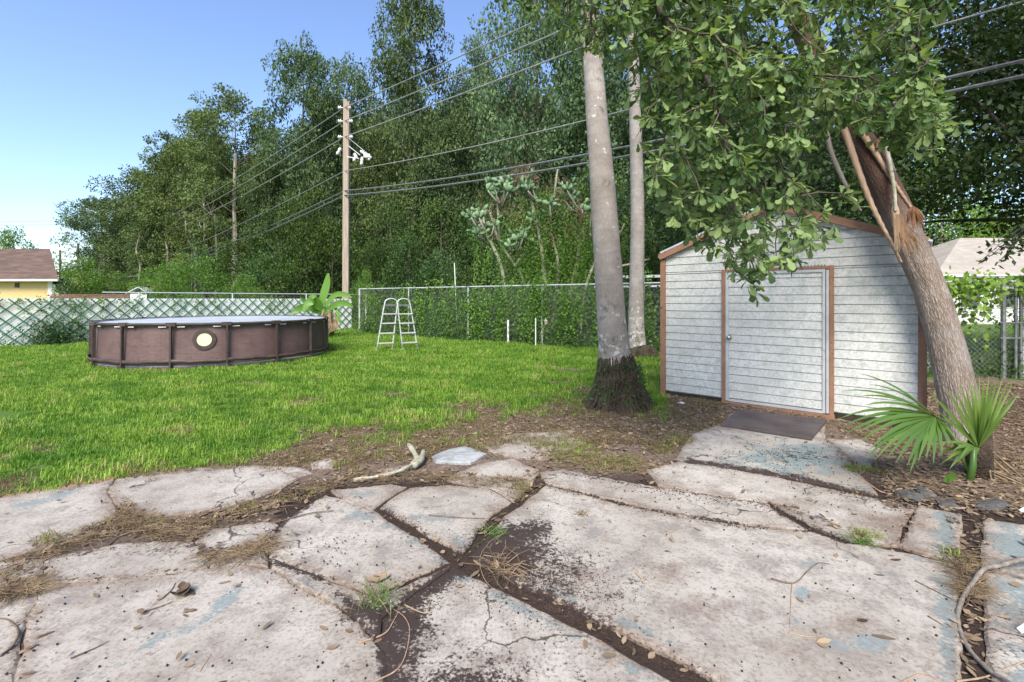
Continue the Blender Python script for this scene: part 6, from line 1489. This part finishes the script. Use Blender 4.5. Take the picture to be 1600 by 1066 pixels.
for i, (x, y) in enumerate([(118, 855), (45, 890), (300, 800), (330, 815), (350, 905), (372, 910), (360, 892), (150, 925), (48, 1005), (44, 1045), (215, 975), (60, 950), (250, 930), (520, 1005), (505, 975), (545, 980), (595, 922), (720, 912), (1060, 790), (978, 785), (1090, 825), (1110, 700), (1420, 800), (1440, 815), (1460, 790), (1335, 800), (1530, 930), (1505, 900), (1300, 690), (665, 790), (740, 800), (1250, 935)]):
    o = link('fallen_leaf', leaf_mesh(100+i % 6, R.uniform(.03, .055), R.uniform(.015, .028), R.uniform(.006, .02), R.uniform(.3, .9)), loc=zp(x, y) + Vector((0, 0, .001)), rot=(0, 0, R.uniform(0, 6))); tag(o, 'small fallen brown leaf lying on the concrete slabs', 'leaf', 'small brown leaves on the slabs')
# crumpled leaf clump
cl = empty('leaf_clump', zp(283, 924), 0, 'crumpled dark brown leaf clump on the lower left slab', 'leaf clump')
for k in range(7): link('leaf', leaf_mesh(50+k, .07, .045, .035, R.uniform(.0, .35)), cl, (R.uniform(-.03, .03), R.uniform(-.02, .02), .008+k*.004), (R.uniform(-.5, .5), R.uniform(-.5, .5), R.uniform(0, 6)))
o = path([(288, 950), (306, 948)], .009, 'twig', 'bark_piece', 'short thick dark bark piece below the leaf clump', 'bark', .006)
for pxs, rd_, lab in (([(224, 950), (250, 942), (270, 934)], .003, 'thin straight twig left of the crumpled leaf clump'), ([(255, 928), (268, 916), (274, 905)], .003, 'short twig standing just above the leaf clump'), ([(0, 1018), (22, 1000), (28, 978), (12, 962), (-10, 960)], .005, 'curved thin twig at the lower left edge'),
        ([(58, 990), (85, 980)], .005, 'dark stub twig near the left joint'), ([(580, 1060), (625, 1035), (640, 985), (633, 960), (612, 945)], .003, 'long pale runner looping over the dark soil patch'), ([(560, 998), (600, 985), (615, 965), (628, 935)], .004, 'pale stalk bending over the dark soil patch'), ([(632, 940), (660, 952), (676, 950)], .003, 'short pale stalk right of the dark soil patch'),
        ([(1205, 902), (1240, 909), (1262, 890), (1278, 878), (1295, 879)], .004, 'branched twig on the large right slab'), ([(1238, 908), (1236, 930), (1234, 980)], .002, 'hair-thin dry runner down the large right slab'), ([(1232, 985), (1260, 992), (1283, 992)], .003, 'pale stem left of the curled tan leaf'), ([(1540, 862), (1580, 880), (1610, 893)], .003, 'pale straw across the blue slab at right'),
        ([(1495, 1062), (1540, 1045), (1580, 1035), (1610, 1025)], .004, 'pale straw at the bottom right corner'), ([(1540, 1046), (1560, 1060), (1580, 1075)], .003, 'forked pale straw at the bottom right'), ([(1403, 1066), (1440, 1050), (1470, 1062)], .003, 'dry stalk at the bottom of the large right slab'), ([(670, 802), (720, 806), (758, 807)], .005, 'mossy dark twig on the upper middle slab'),
        ([(800, 928), (760, 900), (750, 870), (765, 845), (780, 835)], .002, 'pale looping runner over the black stained slab'), ([(755, 865), (790, 870), (800, 866)], .002, 'short pale runner over the black stained slab'), ([(365, 820), (420, 812), (480, 800), (520, 795)], .006, 'long straight brown twig in the joint'), ([(160, 852), (180, 835), (195, 822)], .004, 'brown twig in the debris at the left'),
        ([(110, 1022), (150, 1005), (170, 995)], .003, 'thin twig on the lower left slab'), ([(312, 1042), (330, 1015)], .002, 'thin pale straw on the lower left slab'), ([(1430, 905), (1460, 920), (1490, 935)], .003, 'thin twig at the blue edge of the large slab'), ([(1350, 745), (1372, 760), (1384, 764)], .008, 'light wood splinter at the litter edge'), ([(1450, 960), (1475, 975)], .003, 'small twig near the right slab edge'), ([(880, 655), (935, 632)], .006, 'reddish twig leaning at the palm root base')):
    path(pxs, rd_, 'tanfibre' if 'pale' in lab or 'straw' in lab or 'dry' in lab or 'light' in lab else 'twig', 'twig', lab, 'twig', rd_*.8, seg=6)
# heaps of dry stalks and green tufts where the photo shows them
def heap(px, py, n, L, rad, label, mat, up=.05, seed=1):
    r = random.Random(seed); O = zp(px, py); mb = MB()
    for i in range(n):
        a = r.uniform(0, 6.28); q0 = Vector((r.gauss(0, rad), r.gauss(0, rad), .0)); l_ = L*r.uniform(.4, 1.2); q1 = q0 + Vector((math.cos(a)*l_*.5, math.sin(a)*l_*.5, r.uniform(.0, up))); q2 = q1 + Vector((math.cos(a+r.uniform(-1, 1))*l_*.5, math.sin(a+r.uniform(-1, 1))*l_*.5, r.uniform(-up, up*.4))); q2.z = max(q2.z, .002)
        mb.tube([q0, q1, q2], [.0018, .0018, .0008], 3, False)
    o = mb.build('grass_tuft', M[mat], loc=O); tag(o, label, 'grass tuft'); 
    if mat in ('palmleaf', 'grass', 'vine'): a_ = o.data.attributes.new('tint', 'FLOAT', 'POINT'); a_.data.foreach_set('value', [.5]*len(o.data.vertices))
heap(785, 885, 60, .16, .05, 'pale dry grass clump lying on the black stained slab', 'stalk', .04, 3)
heap(590, 945, 46, .14, .018, 'green weed tuft growing from the dark crossing of the joints', 'palmleaf', .12, 4)
heap(570, 938, 26, .14, .03, 'dry stalks left of the green weed tuft at the joints', 'stalk', .08, 5)
heap(770, 830, 30, .12, .03, 'thin green runners at the broken slab corner', 'palmleaf', .03, 6)
heap(910, 803, 24, .05, .02, 'tiny dry tuft on the large slab below the long crack', 'stalk', .03, 7)
heap(1347, 843, 60, .09, .022, 'low green weed at the end of the crack on the right slabs', 'palmleaf', .03, 8)
# round green leaf by the palmetto
p = zp(1483, 750); o = empty('heart_leaf_weed', p, 0, 'small weed with a round bright leaf before the fan palm', 'weed')
me = MB(); n = 14; V = [(0, 0, .06)] + [(.045*math.cos(i*math.tau/n)*(1-.25*math.sin(i*math.tau/n)), -.03*math.sin(i*math.tau/n)-.01, .06+.05*math.sin(i*math.tau/n)) for i in range(n)]; me.add(V, [(0, i+1, (i+1) % n+1) for i in range(n)]); lf = me.build('leaf', M['banana'], o, True); a_ = lf.data.attributes.new('tint', 'FLOAT', 'POINT'); a_.data.foreach_set('value', [.7]*(n+1))
MB().tube([(0, 0, 0), (0, .005, .06)], .003, 5).build('stalk', M['palmleaf'], o)
